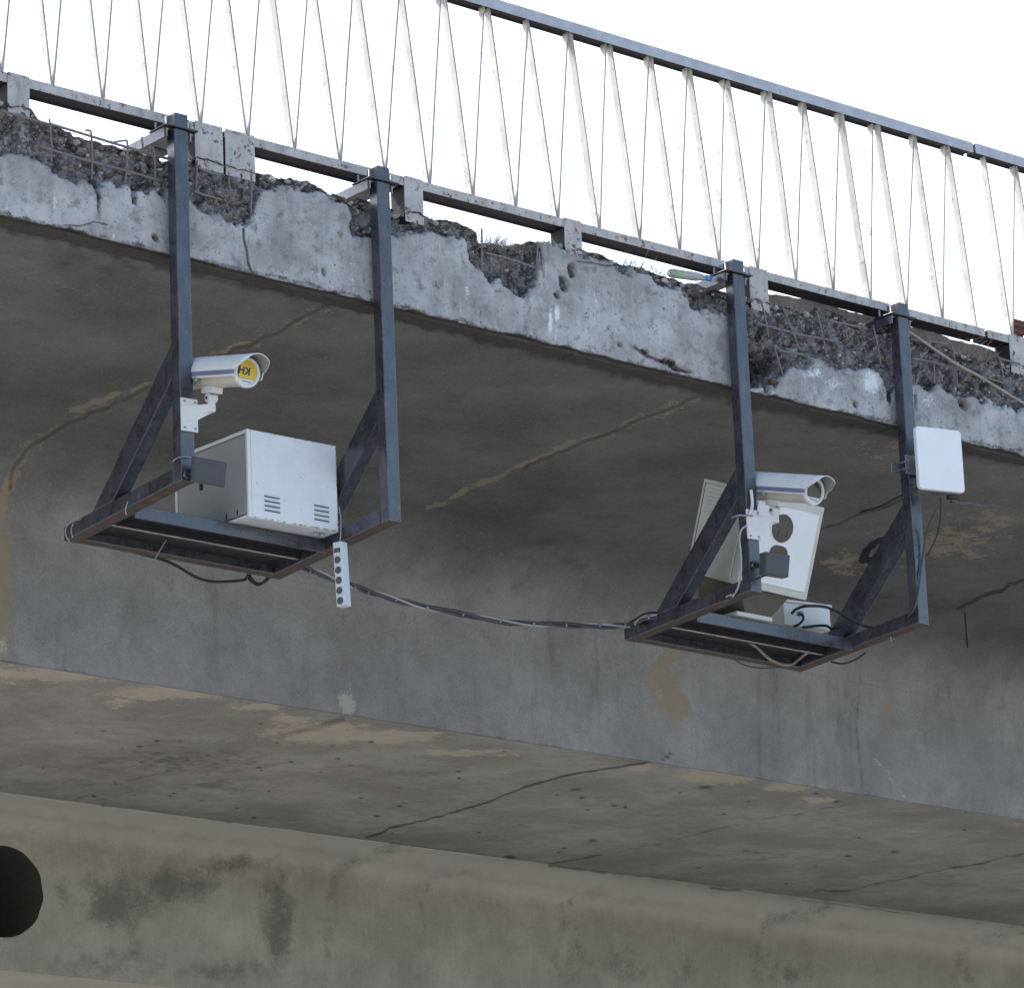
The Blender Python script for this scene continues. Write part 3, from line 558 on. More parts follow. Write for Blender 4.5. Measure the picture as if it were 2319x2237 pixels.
# ------------------------------------------------------------------ railings
YR = .06
rt = wof(at_y(cA(700, 533), YR)); rb = rt - .05
hdt = wof(at_y(cB(1050, 105), YR)); hdb = hdt - .062
r1 = at_y(cA(1103, 700), YR).x; r2b = at_y(cC(1685, 215), YR).x
print('rail w', rt, 'hand', hdt, 'breaks', r1, r2b, 'checks', [round(wof(at_y(p, YR)), 3) for p in (cA(250, 410), cB(700, 1008), cC(1000, 1010), cC(1700, 1180))], [round(wof(at_y(p, YR)), 3) for p in (cB(1900, 378), cC(1200, 55), cC(1900, 255), cB(800, 25))])
bpx = [95, 185, 285, 380, 470, 565, 657, 740, 825, 910, 988, 1070, 1147, 1222, 1298, 1370, 1445, 1523, 1600, 1667, 1735, 1805, 1865, 1930]
bpy_ = [152, 180, 210, 235, 258, 282, 306, 328, 352, 374, 395, 416, 437, 458, 480, 498, 520, 542, 560, 578, 597, 615, 632, 650]
bxs = np.array([at_y(cW(a, b), YR + .02).x for a, b in zip(bpx, bpy_)]); kk = np.arange(len(bxs)); ps = np.polyfit(kk, bxs, 1); print('bar spacing', ps, np.round(bxs - np.polyval(ps, kk), 3))
SPC, X0 = ps
H0, H1 = rt, hdb + .011
def bar_mesh(sgn, name, key):
    q = MB(); t = .005; L = SPC / 2 - .012
    prof = []
    for (xx, ww) in ((0.006 * sgn, 0.0), (L * .5 * sgn, (H1 - H0) / 2), (L * sgn, H1 - H0)):
        prof.append((xx, ww))
    vs = []
    for xx, ww in prof:
        for dx in (-t, t):
            for yy in (-.021, .021): vs.append((xx + dx, yy, ww - K * xx))
    fs = []
    for i in range(2):
        o = i * 4; fs += [(o, o + 1, o + 5, o + 4), (o + 2, o + 6, o + 7, o + 3), (o, o + 4, o + 6, o + 2), (o + 1, o + 3, o + 7, o + 5)]
    fs += [(0, 2, 3, 1), (8, 9, 11, 10)]
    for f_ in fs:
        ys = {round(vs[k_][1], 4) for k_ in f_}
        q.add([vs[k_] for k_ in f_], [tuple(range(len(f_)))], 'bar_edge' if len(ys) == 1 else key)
    o = q.build(name); me_ = o.data; bpy.data.objects.remove(o); return me_
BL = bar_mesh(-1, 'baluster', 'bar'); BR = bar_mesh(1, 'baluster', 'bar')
def railing(x0, x1, label, posts, dw=0.0, gap=.012):
    root = thing('railing', deck((x0 + x1) / 2, YR, rb - .1), label, 'railing', 'steel railing panels along the bridge edge')
    q = MB(); q.dbox(x0 + gap, x1 - gap, YR - .012, YR - .007, hdb + dw, hdt + dw, 'hand'); q.dbox(x0 + gap, x1 - gap, YR - .0068, YR + .068, hdt - .006 + dw, hdt - .0005 + dw, 'hand')
    q.dbox(x0 + gap, x1 - gap, YR - .0066, YR + .0678, hdb + .012 + dw, hdt - .0065 + dw, 'rail_shade'); q.dbox(x0 + gap, x1 - gap, YR + .068, YR + .073, hdb + dw, hdt - .0005 + dw, 'rail_shade', ['rail_shade', 'hand', 'rail_shade', 'hand', 'hand', 'hand']); q.build('handrail', root, bevel=.0015)  # dark fill puts the channel's shade in as colour
    q = MB(); q.dbox(x0 + gap, x1 - gap, YR, YR + .006, rb, rt, 'rail'); q.dbox(x0 + gap, x1 - gap, YR + .006, YR + .13, rt - .008, rt - .001, 'rail'); q.dbox(x0 + gap, x1 - gap, YR + .124, YR + .13, rb, rt - .008, 'rail_shade')
    q.dbox(x0 + gap, x1 - gap, YR + .008, YR + .122, rb + .012, rb + .02, 'rail_shade')  # dark sheet standing in for the shade under the bottom rail
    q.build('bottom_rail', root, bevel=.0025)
    for a, wd in posts:
        q = MB(); wb = float(np.interp(a, bx, wt)) - .05
        q.dbox(a, a + wd, YR - .008, YR - .001, wb, rt + .004, 'rail'); q.dbox(a + .004, a + wd - .004, YR + .001, YR + .12, wb, rb - .002, 'rail_shade'); q.build('foot_plate', root, bevel=.002)
    k0 = math.ceil((x0 - X0) / SPC - .02); k1 = math.floor((x1 - X0) / SPC + .02)
    for k in range(k0, k1 + 1):
        xk = X0 + SPC * k
        for me_, s in ((BL, -1), (BR, 1)):
            if not x0 < xk + s * SPC / 2 < x1 + .05: continue
            o = bpy.data.objects.new('baluster', me_); C.objects.link(o); o.parent = root; p = deck(xk, YR + .032, rt) - Vector(root['o3'])
            o.location = p; o.rotation_euler = (random.gauss(0, .004), random.gauss(0, .006), random.gauss(0, .05))
    return root
fp = lambda c, a, b: (at_y(c(a, 600), YR).x, at_y(c(b, 600), YR).x - at_y(c(a, 600), YR).x)
def plate(c, xl, xr, y): a = at_y(c(xl, y), YR).x; b = at_y(c(xr, y), YR).x; return (a, b - a)
railing(-8.0, r1, 'white steel railing panel at the left, ending at the cracked double foot plate', [plate(cA, 35, 142, 420), plate(cA, 960, 1096, 720), (-4.4, .14)])
railing(r1, r2b, 'white steel railing panel with zigzag bars spanning between the two joints', [plate(cA, 1108, 1252, 730), plate(cB, 250, 340, 960), plate(cB, 1040, 1122, 1160), plate(cC, 470, 567, 930)])
railing(r2b, 12.0, 'white steel railing panel at the far right, beyond the gap in the handrail', [plate(cC, 1880, 1990, 1300), (5.0, .14), (6.2, .14)], dw=.004)

# kerb of the walkway behind the rail, right half: a rough broken face
q = MB(); xk0 = at_y(cC(420, 950), .2).x
ks_ = np.arange(xk0, 9, .03); kh = np.linspace(0, 1, 12)
KX = np.repeat(ks_[:, None], 12, 1); KT = np.repeat(kh[None], len(ks_), 0)
ktop = rb + .055 - .09 * fbm(KX * 2.6, KX * 0 + 5, 4, 33) - np.maximum(0, .06 - (KX - xk0))
KW = .30 + (ktop - .30) * KT
wk_, _i = worley(KX * 14, KW * 14, 6)
KY = .205 - .03 * fbm(KX * 7, KW * 7, 3, 35) + .035 * wk_ + .05 * sstep(.6, 1, KT) * fbm(KX * 5, KW * 0, 2, 39)
vs = [tuple(deck(float(a), float(b), float(c))) for a, b, c in zip(KX.ravel(), KY.ravel(), KW.ravel())]
nk = len(ks_)
for ii in range(nk): vs.append(tuple(deck(float(ks_[ii]), .9, float(ktop[ii, -1]) - .01)))
q.add(vs, [(a * 12 + b, a * 12 + 12 + b, a * 12 + 13 + b, a * 12 + 1 + b) for a in range(nk - 1) for b in range(11)] + [(a * 12 + 11, a * 12 + 23, nk * 12 + a + 1, nk * 12 + a) for a in range(nk - 1)], 'stone')
q.build('walkway_kerb', bridge)
# rusty guard rail beyond
gp = at_y(cC(1885, 1160), .75); gx = gp.x
q = MB()
for w0_, w1_, yy in ((0, .035, .0), (.035, .05, -.02), (.05, .085, 0)): q.dbox(gx, gx + 5, .75 + yy, .78 + yy, wof(gp) - .04 + w0_, wof(gp) - .04 + w1_, 'rust')
gr = thing('guard_rail', deck(gx, .77, .45), 'rusty brown steel guard rail starting behind the railing at the right', 'guard rail')
o = q.build('rail_beam', gr)
MB().dbox(gx + .09, gx + .15, .79, .86, .40, wof(gp) + .03, 'rust').build('support_post', gr); MB().dbox(gx + 2.09, gx + 2.15, .79, .86, .40, wof(gp) + .03, 'rust').build('support_post', gr)

# ------------------------------------------------------------------ hanging steel frames
PW, PY0, PY1 = .08, -.10, -.03
WBOT, WTOP = -1.172, .70
ARM_END = .97
def hanger(xl, xr, droop, label):
    root = thing('hanging_frame', deck((xl + xr) / 2, .4, WBOT), label, 'steel frame', 'steel frames hung from the bridge edge')
    dk = lambda x, y, w: deck(x, y, w - droop * max(0, y))      # the arms sag a little to the rear
    for xp in (xl, xr):
        a, b = xp - PW, xp
        MB().dbox(a, b, PY0, PY1, WBOT, .62, 'steel', ['steelrust', 'steel', 'steel', 'steel', 'steel', 'steel']).build('post', root, bevel=.005)
        q = MB(); q.dbox(a - .055, b + .055, PY0 - .015, .05, .622, .630, 'steel'); q.dbox(a + .002, b - .002, PY0 - .005, PY1 + .02, .631, WTOP, 'steel')
        cp = q.build('cap_plate', root, bevel=.003)
        for bx_, by_ in ((a - .03, -.075), (b + .03, -.075), (a - .03, .02), (b + .03, .02)):
            c0 = deck(bx_, by_, .575); MB().tube([c0, c0 + Vector((0, 0, .1))], .006, 'galv', 6).tube([deck(bx_, by_, .606), deck(bx_, by_, .62)], .012, 'galv', 6).build('bolt', cp)
        # clamp angle reaching back under the rail
        q = MB(); q.dbox(a - .05, a - .044, -.085, .33, .565, .619, 'steel'); q.dbox(a - .044, b + .05, -.085, .33, .613, .619, 'steel'); q.dbox(a - .03, b, .04, .30, .55, .558, 'steel'); q.build('clamp_angle', root, bevel=.002)
        q = MB(); q.dbox(a, b, PY1 + .002, ARM_END, WBOT, WBOT + .075, 'steel', ['steelrust', 'steel', 'steel', 'steel', 'steelrust', 'steel'], T=dk); q.build('arm', root, bevel=.004)
        # brace
        B = [(PY1 + .002, -.40), (PY1 + .002, -.52), (.70, WBOT + .077), (.80, WBOT + .077)]
        y_hi0, y_lo0 = -.32, -.46
        q = MB(); e = .004
        q.hexa([dk(a + e, .52, WBOT + .074), dk(b - e, .52, WBOT + .074), dk(b - e, .71, WBOT + .074), dk(a + e, .71, WBOT + .074), deck(a + e, PY1 + .003, BR0), deck(b - e, PY1 + .003, BR0), deck(b - e, PY1 + .003, BR1), deck(a + e, PY1 + .003, BR1)], 'steel')
        q.build('brace', root, bevel=.004)
    a, b = xl + .001, xr - PW - .001
    f0 = .44
    q = MB(); q.dbox(a, b, f0, f0 + .006, WBOT - .020, WBOT + .046, 'steel', T=dk); q.dbox(a, b, f0 + .006, f0 + .065, WBOT + .039, WBOT + .046, 'sheet', T=dk); q.build('front_crossbeam', root, bevel=.002)
    q = MB(); q.dbox(a, b, ARM_END - .07, ARM_END - .062, WBOT + .002, WBOT + .046, 'steel', T=dk); q.dbox(a, b, ARM_END - .061, ARM_END - .004, WBOT + .002, WBOT + .01, 'steelrust', T=dk); q.build('rear_crossbeam', root, bevel=.002)
    q = MB(); q.dbox(a, b, .665, .685, WBOT + .012, WBOT + .017, 'steel', T=dk); q.dbox(a, b, .665, .670, WBOT + .018, WBOT + .046, 'sheet', T=dk); q.build('middle_crossbeam', root)
    MB().dbox(a, b, f0 + .01, ARM_END - .02, WBOT + .047, WBOT + .050, 'sheet', T=dk).build('platform_sheet', root)
    return root
bt = at_x(cW(330, 672), -2.16); bb_ = at_x(cW(333, 760), -2.16); print('brace', bt, wof(bt), wof(bb_), 'arm end', at_x(cW(119, 1025), -2.16), 'brace foot', at_x(cW(172, 985), -2.16), at_x(cW(225, 965), -2.16))
BR1 = -.47; BR0 = -.645
F1 = (-2.082, -.845); F2 = (1.580, 2.832)
hanger(*F1, .08, 'dark blue steel frame carrying the white metal cabinet, left one of the two')
hanger(*F2, .075, 'dark blue steel frame carrying the tilted radar box, right one of the two')

# ------------------------------------------------------------------ surveillance cameras
def cctv(center_px, yface, pitch, yaw, plate_px, post_r, label, reflected, armlen=.19, scale=1.0):
    """center_px: the centre of the lens ring in the photo, on the plane y = yface"""
    c = at_y(center_px, yface)
    root = thing('surveillance_camera', c, label, 'camera', 'surveillance cameras on the hanging frames')
    f = Vector((math.sin(yaw) * math.cos(pitch), -math.cos(yaw) * math.cos(pitch), -math.sin(pitch))); f, r, u = frame_of(f)   # r is to the viewer's left
    r = -r if r.x < 0 else r
    rb_, L = .071 * scale, .46 * scale
    def P(a, x, z): return c + f * a + r * x + u * z
    def lathe(prof, mat, q, seg=40, a0=0, a1=2 * math.pi):
        cl = abs(a1 - a0 - 2 * math.pi) < 1e-6; m_ = seg if cl else seg + 1
        vs = [P(ax, rad * math.cos(a0 + (a1 - a0) * k / seg), rad * math.sin(a0 + (a1 - a0) * k / seg)) for ax, rad in prof for k in range(m_)]
        fs = [(i * m_ + k, i * m_ + (k + 1) % m_, (i + 1) * m_ + (k + 1) % m_, (i + 1) * m_ + k) for i in range(len(prof) - 1) for k in range(m_ if cl else m_ - 1)]
        q.add(vs, fs, mat, True)
    q = MB(); lathe([(-L, 0), (-L, rb_ * .86), (-L + .012, rb_ * .93), (-.03, rb_ * .94), (-.026, rb_ * .94)], 'cctv_beige', q); q.build('housing', root)
    q = MB(); lathe([(-.03, rb_ * .93), (-.028, rb_ * 1.05), (-.004, rb_ * 1.05), (0, rb_ * 1.02), (.001, rb_ * .90), (-.004, rb_ * .84), (-.012, rb_ * .83)], 'cctv', q); ring_ = q.build('front_ring', root)
    # window: dark glass, white band with blurred lettering at the foot, or a sign's yellow reflection painted on it
    rg = rb_ * .84
    def seg_poly(lo, hi, a, mat, name, par, n=24, xlim=None, slope=0.0):
        vs = []
        for i in range(n + 1):
            z = lo + (hi - lo) * i / n; h = math.sqrt(max(0, rg * rg - z * z)); xl = -h if xlim is None else max(-h, xlim); vs += [P(a, xl, z), P(a, max(h, xl), z)]
        q = MB(); q.add(vs, [(2 * i, 2 * i + 1, 2 * i + 3, 2 * i + 2) for i in range(n)], mat); return q.build(name, par)
    seg_poly(-rg, rg, -.012, 'glass', 'window', ring_)
    seg_poly(-rg, -rg * .52, -.0105, 'cctv', 'white_band', ring_)
    def text(body, h, x, z, a, mat, mirror, name, rot=0.0):
        cu = bpy.data.curves.new(name, 'FONT'); cu.body = body; cu.size = h; cu.align_x = 'CENTER'; cu.align_y = 'CENTER'; cu.extrude = .0004; cu.offset = .0016 if h > .02 else 0
        to = bpy.data.objects.new(name, cu); C.objects.link(to); bpy.context.view_layer.update()
        me_ = bpy.data.meshes.new_from_object(to.evaluated_get(bpy.context.evaluated_depsgraph_get())); bpy.data.objects.remove(to)
        cr, sr = math.cos(rot), math.sin(rot); q = MB(); sx = -1 if mirror else 1
        vs = []
        for v_ in me_.vertices:
            X, Z = v_.co.x * sx, v_.co.y; vs.append(P(a + v_.co.z, x + X * cr - Z * sr, z + X * sr + Z * cr))
        q.add(vs, [tuple(p_.vertices) for p_ in me_.polygons], mat); return q.build(name, ring_)
    if reflected:
        seg_poly(-rg * .5, rg * .98, -.009, 'yellow', 'sign_reflection', ring_, xlim=-rg * .80)  # reflection of a yellow sign laid on the glass as flat colour
        text('KH', .050, -.016, .006, -.0085, 'letter_reflection', True, 'lettering', R(-4))  # mirrored letters of the reflected sign, modelled as dark shapes
    text('beward', .017, .004, -rg * .70, -.0098, 'stripe', False, 'maker_mark', R(-3))
    # sun shield: open below, cut back at the sides
    q = MB(); rs = rb_ * 1.22; n = 30; a0, a1 = R(-22), R(202); na = 14
    def front(ang): s_ = max(0, math.sin(ang)); return .005 + .075 * min(1, s_ * 1.5) ** .8
    vs = []
    for k in range(n + 1):
        an = a0 + (a1 - a0) * k / n
        for j in range(na + 1):
            a = -L - .035 + (front(an) + L + .035) * j / na
            for rr in (rs, rs - .004): vs.append(P(a, rr * math.cos(an), .004 + rr * math.sin(an)))
    st = (na + 1) * 2
    ff = []; mm = []
    for k in range(n):
        an = a0 + (a1 - a0) * (k + .5) / n
        blue = (R(-13) < an < R(3)) or (R(177) < an < R(193))
        for j in range(na):
            o_ = k * st + j * 2
            q.add([vs[o_], vs[o_ + 2], vs[o_ + st + 2], vs[o_ + st]], [(0, 1, 2, 3)], 'stripe' if blue else 'cctv', True)
            q.add([vs[o_ + 1], vs[o_ + 3], vs[o_ + st + 3], vs[o_ + st + 1]], [(0, 1, 2, 3)], 'hood_in', True)
        for j in (0, na): o_ = k * st + j * 2; q.add([vs[o_], vs[o_ + 1], vs[o_ + st + 1], vs[o_ + st]], [(0, 1, 2, 3)], 'cctv')
    for k in (0, n):
        for j in range(na): o_ = k * st + j * 2; q.add([vs[o_], vs[o_ + 1], vs[o_ + 3], vs[o_ + 2]], [(0, 1, 2, 3)], 'cctv')
    o = q.build('sun_shield', root)
    bm = bmesh.new(); bm.from_mesh(o.data); bmesh.ops.remove_doubles(bm, verts=bm.verts, dist=.0004); bmesh.ops.recalc_face_normals(bm, faces=bm.faces); bm.to_mesh(o.data); bm.free()
    # saddle under the body and cable gland
    q = MB(); am = -L * .62
    q.hexa([P(am + .05, -.03, -rb_ - .022), P(am + .05, .03, -rb_ - .022), P(am - .05, .03, -rb_ - .022), P(am - .05, -.03, -rb_ - .022), P(am + .05, -.03, -rb_ + .012), P(am + .05, .03, -rb_ + .012), P(am - .05, .03, -rb_ + .012), P(am - .05, -.03, -rb_ + .012)], 'cctv')
    q.tube([P(am - .03, -rb_ * .9, -rb_ * .45), P(am - .03, -rb_ * 1.25, -rb_ * .5)], .014, 'galv', 10); q.build('saddle', root, bevel=.004)
    # ball joint, arm, wall plate
    pc = at_y(plate_px, PY0 - .008)
    jc = P(am, 0, -rb_ - .045)
    q = MB(); q.tube([jc - Vector((.026, 0, 0)), jc + Vector((.026, 0, 0))], .022, 'cctv', 18); q.tube([jc - Vector((.030, 0, 0)), jc - Vector((.026, 0, 0))], .008, 'black', 8); q.tube([jc - Vector((0, 0, .05)), jc], .020, 'cctv', 14); q.build('swivel_joint', root, bevel=.003)
    e = jc - Vector((0, 0, .048)); q = MB()
    def rect(p, hw, hu, y): return [(p.x - hw, y, p.z - hu), (p.x + hw, y, p.z - hu), (p.x + hw, y, p.z + hu), (p.x - hw, y, p.z + hu)]
    pa = Vector((pc.x, PY0 - .014, pc.z)); secs = []
    for t in (0, .25, .6, .9, 1.0):
        p = pa.lerp(e, t); hw = .024 - .005 * t; hu = (.022 * (1 - t) ** 1.4 + .021); secs.append(rect(p + Vector((0, 0, .006 * (1 - t))), hw, hu, p.y - (.012 if t == 1 else 0)))
    vs = sum(secs, []); q.add(vs, [(i * 4 + k, i * 4 + (k + 1) % 4, i * 4 + 4 + (k + 1) % 4, i * 4 + 4 + k) for i in range(4) for k in range(4)] + [(0, 1, 2, 3), (16, 17, 18, 19)], 'cctv')
    q.build('arm', root, bevel=.007)
    q = MB(); pw, ph = .048, .083
    q.hexa([(pc.x - pw, PY0 - .014, pc.z - ph), (pc.x + pw, PY0 - .014, pc.z - ph), (pc.x + pw, PY0 - .002, pc.z - ph), (pc.x - pw, PY0 - .002, pc.z - ph), (pc.x - pw, PY0 - .014, pc.z + ph), (pc.x + pw, PY0 - .014, pc.z + ph), (pc.x + pw, PY0 - .002, pc.z + ph), (pc.x - pw, PY0 - .002, pc.z + ph)], 'cctv')
    wp = q.build('wall_plate', root, bevel=.004)
    for sx in (-.03, .03):
        for sz in (-.066, .066): MB().tube([(pc.x + sx, PY0 - .013, pc.z + sz), (pc.x + sx, PY0 - .019, pc.z + sz)], .006, 'galv', 8).build('screw', wp)
    return root
cctv(cJ(1425, 500), -.44, R(11.3), R(2), cJ(380, 1255), F1[0], 'white surveillance camera with a yellow sign reflection painted in its window, above the cabinet', True)
cctv(cK(1447, 348), -.44, R(14.5), R(4), cK(785, 700), F2[0], 'white surveillance camera with a plain dark window, above the radar box', False)

# ------------------------------------------------------------------ white cabinet
yc = .30
tl = at_y(cD(1075, 632), yc); bl_ = at_y(cD(1090, 1092), yc); br = at_y(cD(1540, 1172), yc); tr = at_y(cD(1522, 718), yc)
print('cab', tl, tr, bl_, br)
cx0 = (tl.x + bl_.x) / 2; cw = ((tr - tl).length + (br - bl_).length) / 2; ch = ((tl - bl_).length + (tr - br).length) / 2
wb = wof(bl_); ks = (br.z - bl_.z) / (br.x - bl_.x); wb0 = bl_.z + .005
def CT(x, y, w): return Vector((cx0 + x, yc + y, wb0 + w + ks * x))
CDp = .66
cab = thing('metal_cabinet', CT(cw / 2, CDp / 2, 0), 'white metal equipment cabinet with two louvred vents, standing on the left platform', 'cabinet')
MB().dbox(0, cw, 0, CDp, 0, ch, 'cab', T=CT).build('body', cab, bevel=.006)
q = MB(); q.dbox(-.004, -.001, .018, CDp - .02, .018, ch - .02, 'gap', T=CT); q.dbox(-.018, -.0045, .024, CDp - .026, .024, ch - .026, 'cabdoor_shaded', T=CT); dr = q.build('door', cab, bevel=.004)
MB().dbox(-.026, -.019, CDp * .62, CDp * .62 + .02, ch * .5, ch * .5 + .06, 'black', T=CT).build('handle', dr)
for hy in (.10, CDp * .3): MB().dbox(-.022, -.0185, hy, hy + .007, .03, .058, 'black', T=CT).build('lock_slot', dr)
q = MB(); q.dbox(-.022, -.001, 0, .017, 0, ch, 'cab', T=CT); q.dbox(-.022, -.001, CDp - .018, CDp, 0, ch, 'cab', T=CT); q.dbox(-.022, -.001, .018, CDp - .019, ch - .018, ch, 'cab', T=CT); q.dbox(-.022, -.001, .018, CDp - .019, 0, .016, 'cab', T=CT); q.build('side_frame', cab, bevel=.003)
for vx, vy in ((cI(895, 1445)), (cI(1318, 1523))):
    p = at_y((vx, vy), yc); lx0 = p.x - cx0 - .047; lw0 = p.z - wb0 - ks * (p.x - cx0)
    q = MB()
    for i in range(4):
        z = lw0 + .036 - .024 * i
        q.hexa([CT(lx0, -.003, z - .004), CT(lx0 + .092, -.003, z - .004), CT(lx0 + .092, -.0005, z - .004), CT(lx0, -.0005, z - .004), CT(lx0, -.003, z + .002), CT(lx0 + .092, -.003, z + .002), CT(lx0 + .092, -.0005, z + .002), CT(lx0, -.0005, z + .002)], 'socket')
        q.hexa([CT(lx0, -.010, z + .000), CT(lx0 + .092, -.010, z + .000), CT(lx0 + .092, -.0005, z + .004), CT(lx0, -.0005, z + .004), CT(lx0, -.009, z + .003), CT(lx0 + .092, -.009, z + .003), CT(lx0 + .092, -.0005, z + .010), CT(lx0, -.0005, z + .010)], 'cab')
    q.build('vent', cab)
q = MB()
def flake(x, w, rx, rw):
    n = 7; q.add([CT(x + rx * math.cos(2 * math.pi * k / n) * random.uniform(.5, 1.1), -.0012, min(max(w + rw * math.sin(2 * math.pi * k / n) * random.uniform(.5, 1.1), .0015), ch - .0015)) for k in range(n)], [tuple(range(n))], 'flake')
for _ in range(46): flake(cw * random.choice((random.uniform(.02, 1), random.uniform(.55, .95))), random.uniform(.001, .007), random.uniform(.003, .012), random.uniform(.002, .006))
for _ in range(26): flake(cw - random.uniform(.002, .006), random.uniform(0, 1) * ch, random.uniform(.001, .004), random.uniform(.003, .012))
for _ in range(16): flake(cw * random.uniform(.2, 1), ch - random.uniform(.001, .004), random.uniform(.004, .014), .002)
for fx_0, fw_0 in ((.03, ch * .40), (cw * .56, ch * .18)): flake(fx_0, fw_0, .004, .005)
q.build('rust_spots', cab)
for gx_ in (cw - .10, cw - .06): MB().tube([CT(gx_, .06, -.022), CT(gx_, .06, -.001)], .014, 'cabdoor_shaded', 10).build('cable_gland', cab)

# ------------------------------------------------------------------ dark illuminator panels
def illum(pa, pb, pc_, pd, y, thick, label, bracket_px, post_edge):
    P0, P1, P2, P3 = [at_y(p, y) for p in (pa, pb, pc_, pd)]          # BL, BR, TR, TL of the front
    root = thing('infrared_lamp', (P0 + P2) / 2 + Vector((0, thick, 0)), label, 'lamp', 'dark infrared lamps on the posts')
    dy = Vector((0, thick, 0)); MB().hexa([P0, P1, P1 + dy, P0 + dy, P3, P2, P2 + dy, P3 + dy], 'ir').build('body', root, bevel=.004)
    i = .012; cx_ = (P0 + P1 + P2 + P3) / 4
    F = [q_ + (cx_ - q_) * .07 - Vector((0, .002, 0)) for q_ in (P0, P1, P2, P3)]; G = [q_ + Vector((0, .0015, 0)) for q_ in F]
    MB().hexa([F[0], F[1], G[1], G[0], F[3], F[2], G[2], G[3]], 'ir').build('front_window', root)
    b0 = at_y(bracket_px, PY0 - .01); e0 = (P0 + P3) / 2 + Vector((.03, thick + .004, -.02))
    q = MB(); q.tube([Vector((b0.x, PY0 - .002, b0.z)), Vector((b0.x, PY0 - .03, b0.z))], .022, 'steel', 12); q.tube([Vector((b0.x, PY0 - .025, b0.z)), e0], .011, 'black', 8); q.tube([e0 - Vector((0, 0, .03)), e0 + Vector((0, 0, .03))], .012, 'black', 8); q.build('bracket', root)
    return root
illum(cI(215, 1243), cI(492, 1297), cI(511, 1085), cI(222, 1032), -.20, .022, 'dark grey flat infrared lamp at the post foot in front of the cabinet', cI(160, 1190), 0)
illum(cK(910, 1222), cK(1163, 1262), cK(1180, 1025), cK(915, 985), -.26, .05, 'dark grey infrared lamp covering the lower window of the radar box', cK(790, 1130), 0)

# ------------------------------------------------------------------ radar box
tlt = R(21.5); ry = .31
p0 = at_y(cK(610, 1345), ry); p1 = at_y(cK(1355, 1512), ry)
RX = (p1 - p0).length; rxd = (p1 - p0).normalized(); rup = Vector((0, -math.sin(tlt), math.cos(tlt))); rbk = Vector((0, math.cos(tlt), math.sin(tlt)))
RH, RD = .53, .45
print('radar', p0, p1, RX)
def RT(x, y, w): return p0 + rxd * x + rbk * y + rup * w
rad = thing('radar_box', RT(RX / 2, RD / 2, 0), 'cream tilted radar box with two dark windows, standing on the right platform', 'speed camera')
MB().dbox(0, RX, 0, RD, 0, RH, 'radar', T=RT).build('body', rad, bevel=.006)
def rpos(p):       # photo point on the front face -> local x, w
    d = Vector(ray(*p)); nn = rbk; t = (p0 - Vector(CAM)).dot(nn) / d.dot(nn); h = Vector(CAM) + d * t - p0
    M3 = Matrix((rxd, rbk, rup)).transposed(); l = M3.inverted() @ h; return l.x, l.z
fr = [rpos(cK(*p)) for p in ((1310, 1420), (1470, 597), (890, 455))]; print('front panel', fr)
fx1 = (fr[0][0] + fr[1][0]) / 2; fx0 = max(.03, RX - fx1); fw0 = fr[0][1]; fw1 = (fr[1][1] + fr[2][1]) / 2; print('RH est', rpos(cK(1550, 517)))
fp_ = MB().dbox(fx0, fx1, -.007, -.001, fw0, fw1, 'reflect', T=RT).build('front_panel', rad, bevel=.002)
def window(cx_, cw_, a, b, name, power=2.0):
    q = MB(); n = 40; vo = []; vi = []
    for k in range(n):
        t = 2 * math.pi * k / n; sx = math.copysign(abs(math.cos(t)) ** (2 / power), math.cos(t)); sy = math.copysign(abs(math.sin(t)) ** (2 / power), math.sin(t))
        vo.append(RT(cx_ + a * sx, -.0085, cw_ + b * sy))
    q.add(vo, [tuple(range(n))], 'glass')
    rim = []
    for k in range(n): 
        t = 2 * math.pi * k / n; sx = math.copysign(abs(math.cos(t)) ** (2 / power), math.cos(t)); sy = math.copysign(abs(math.sin(t)) ** (2 / power), math.sin(t)); rim += [RT(cx_ + a * sx, -.010, cw_ + b * sy), RT(cx_ + (a + .004) * sx, -.010, cw_ + (b + .004) * sy), RT(cx_ + (a + .004) * sx, -.0065, cw_ + (b + .004) * sy)]
    q.add(rim, [(3 * k, 3 * k + 1, (3 * k + 4) % (3 * n), (3 * k + 3) % (3 * n)) for k in range(n)] + [(3 * k + 1, 3 * k + 2, (3 * k + 5) % (3 * n), (3 * k + 4) % (3 * n)) for k in range(n)], 'reflect')
    for j in range(4):
        xx = cx_ - a * .7 + a * .42 * j; h = b * .62 * (1 - ((xx - cx_) / a) ** 2) ** .5; q.tube([RT(xx, -.0095, cw_ - h), RT(xx + .003, -.0095, cw_ + h)], .0012, 'galv', 4)
    return q.build(name, fp_)
wx, ww_ = rpos(cK(1078, 735)); wl = rpos(cK(1192, 735))[0]; wtp = rpos(cK(1078, 577))[1]; window(wx, ww_, wl - wx, wtp - ww_, 'round_window')
wx2, w2c = rpos(cK(1022, 1070)); window(wx2, w2c, rpos(cK(1130, 1010))[0] - wx2 + .004, rpos(cK(1022, 912))[1] - w2c, 'arched_window', 3.2)
q = MB(); q.dbox(-.0130, -.0125, RD - .042, RD - .036, .12, RH - .02, 'gap', T=RT); q.dbox(-.012, -.0042, .06, RD - .035, .02, RH - .025, 'radar', T=RT); sdr = q.build('side_door', rad, bevel=.003)
q = MB()
for i in range(7): q.dbox(-.018, -.0125, .20, RD - .07, RH - .06 - .022 * i, RH - .049 - .022 * i, 'radar', T=RT)
q.build('louvre', sdr, bevel=.001)
MB().dbox(RX + .001, RX + .006, .03, RD - .03, .02, RH - .02, 'radar', T=RT).build('side_panel', rad, bevel=.002)
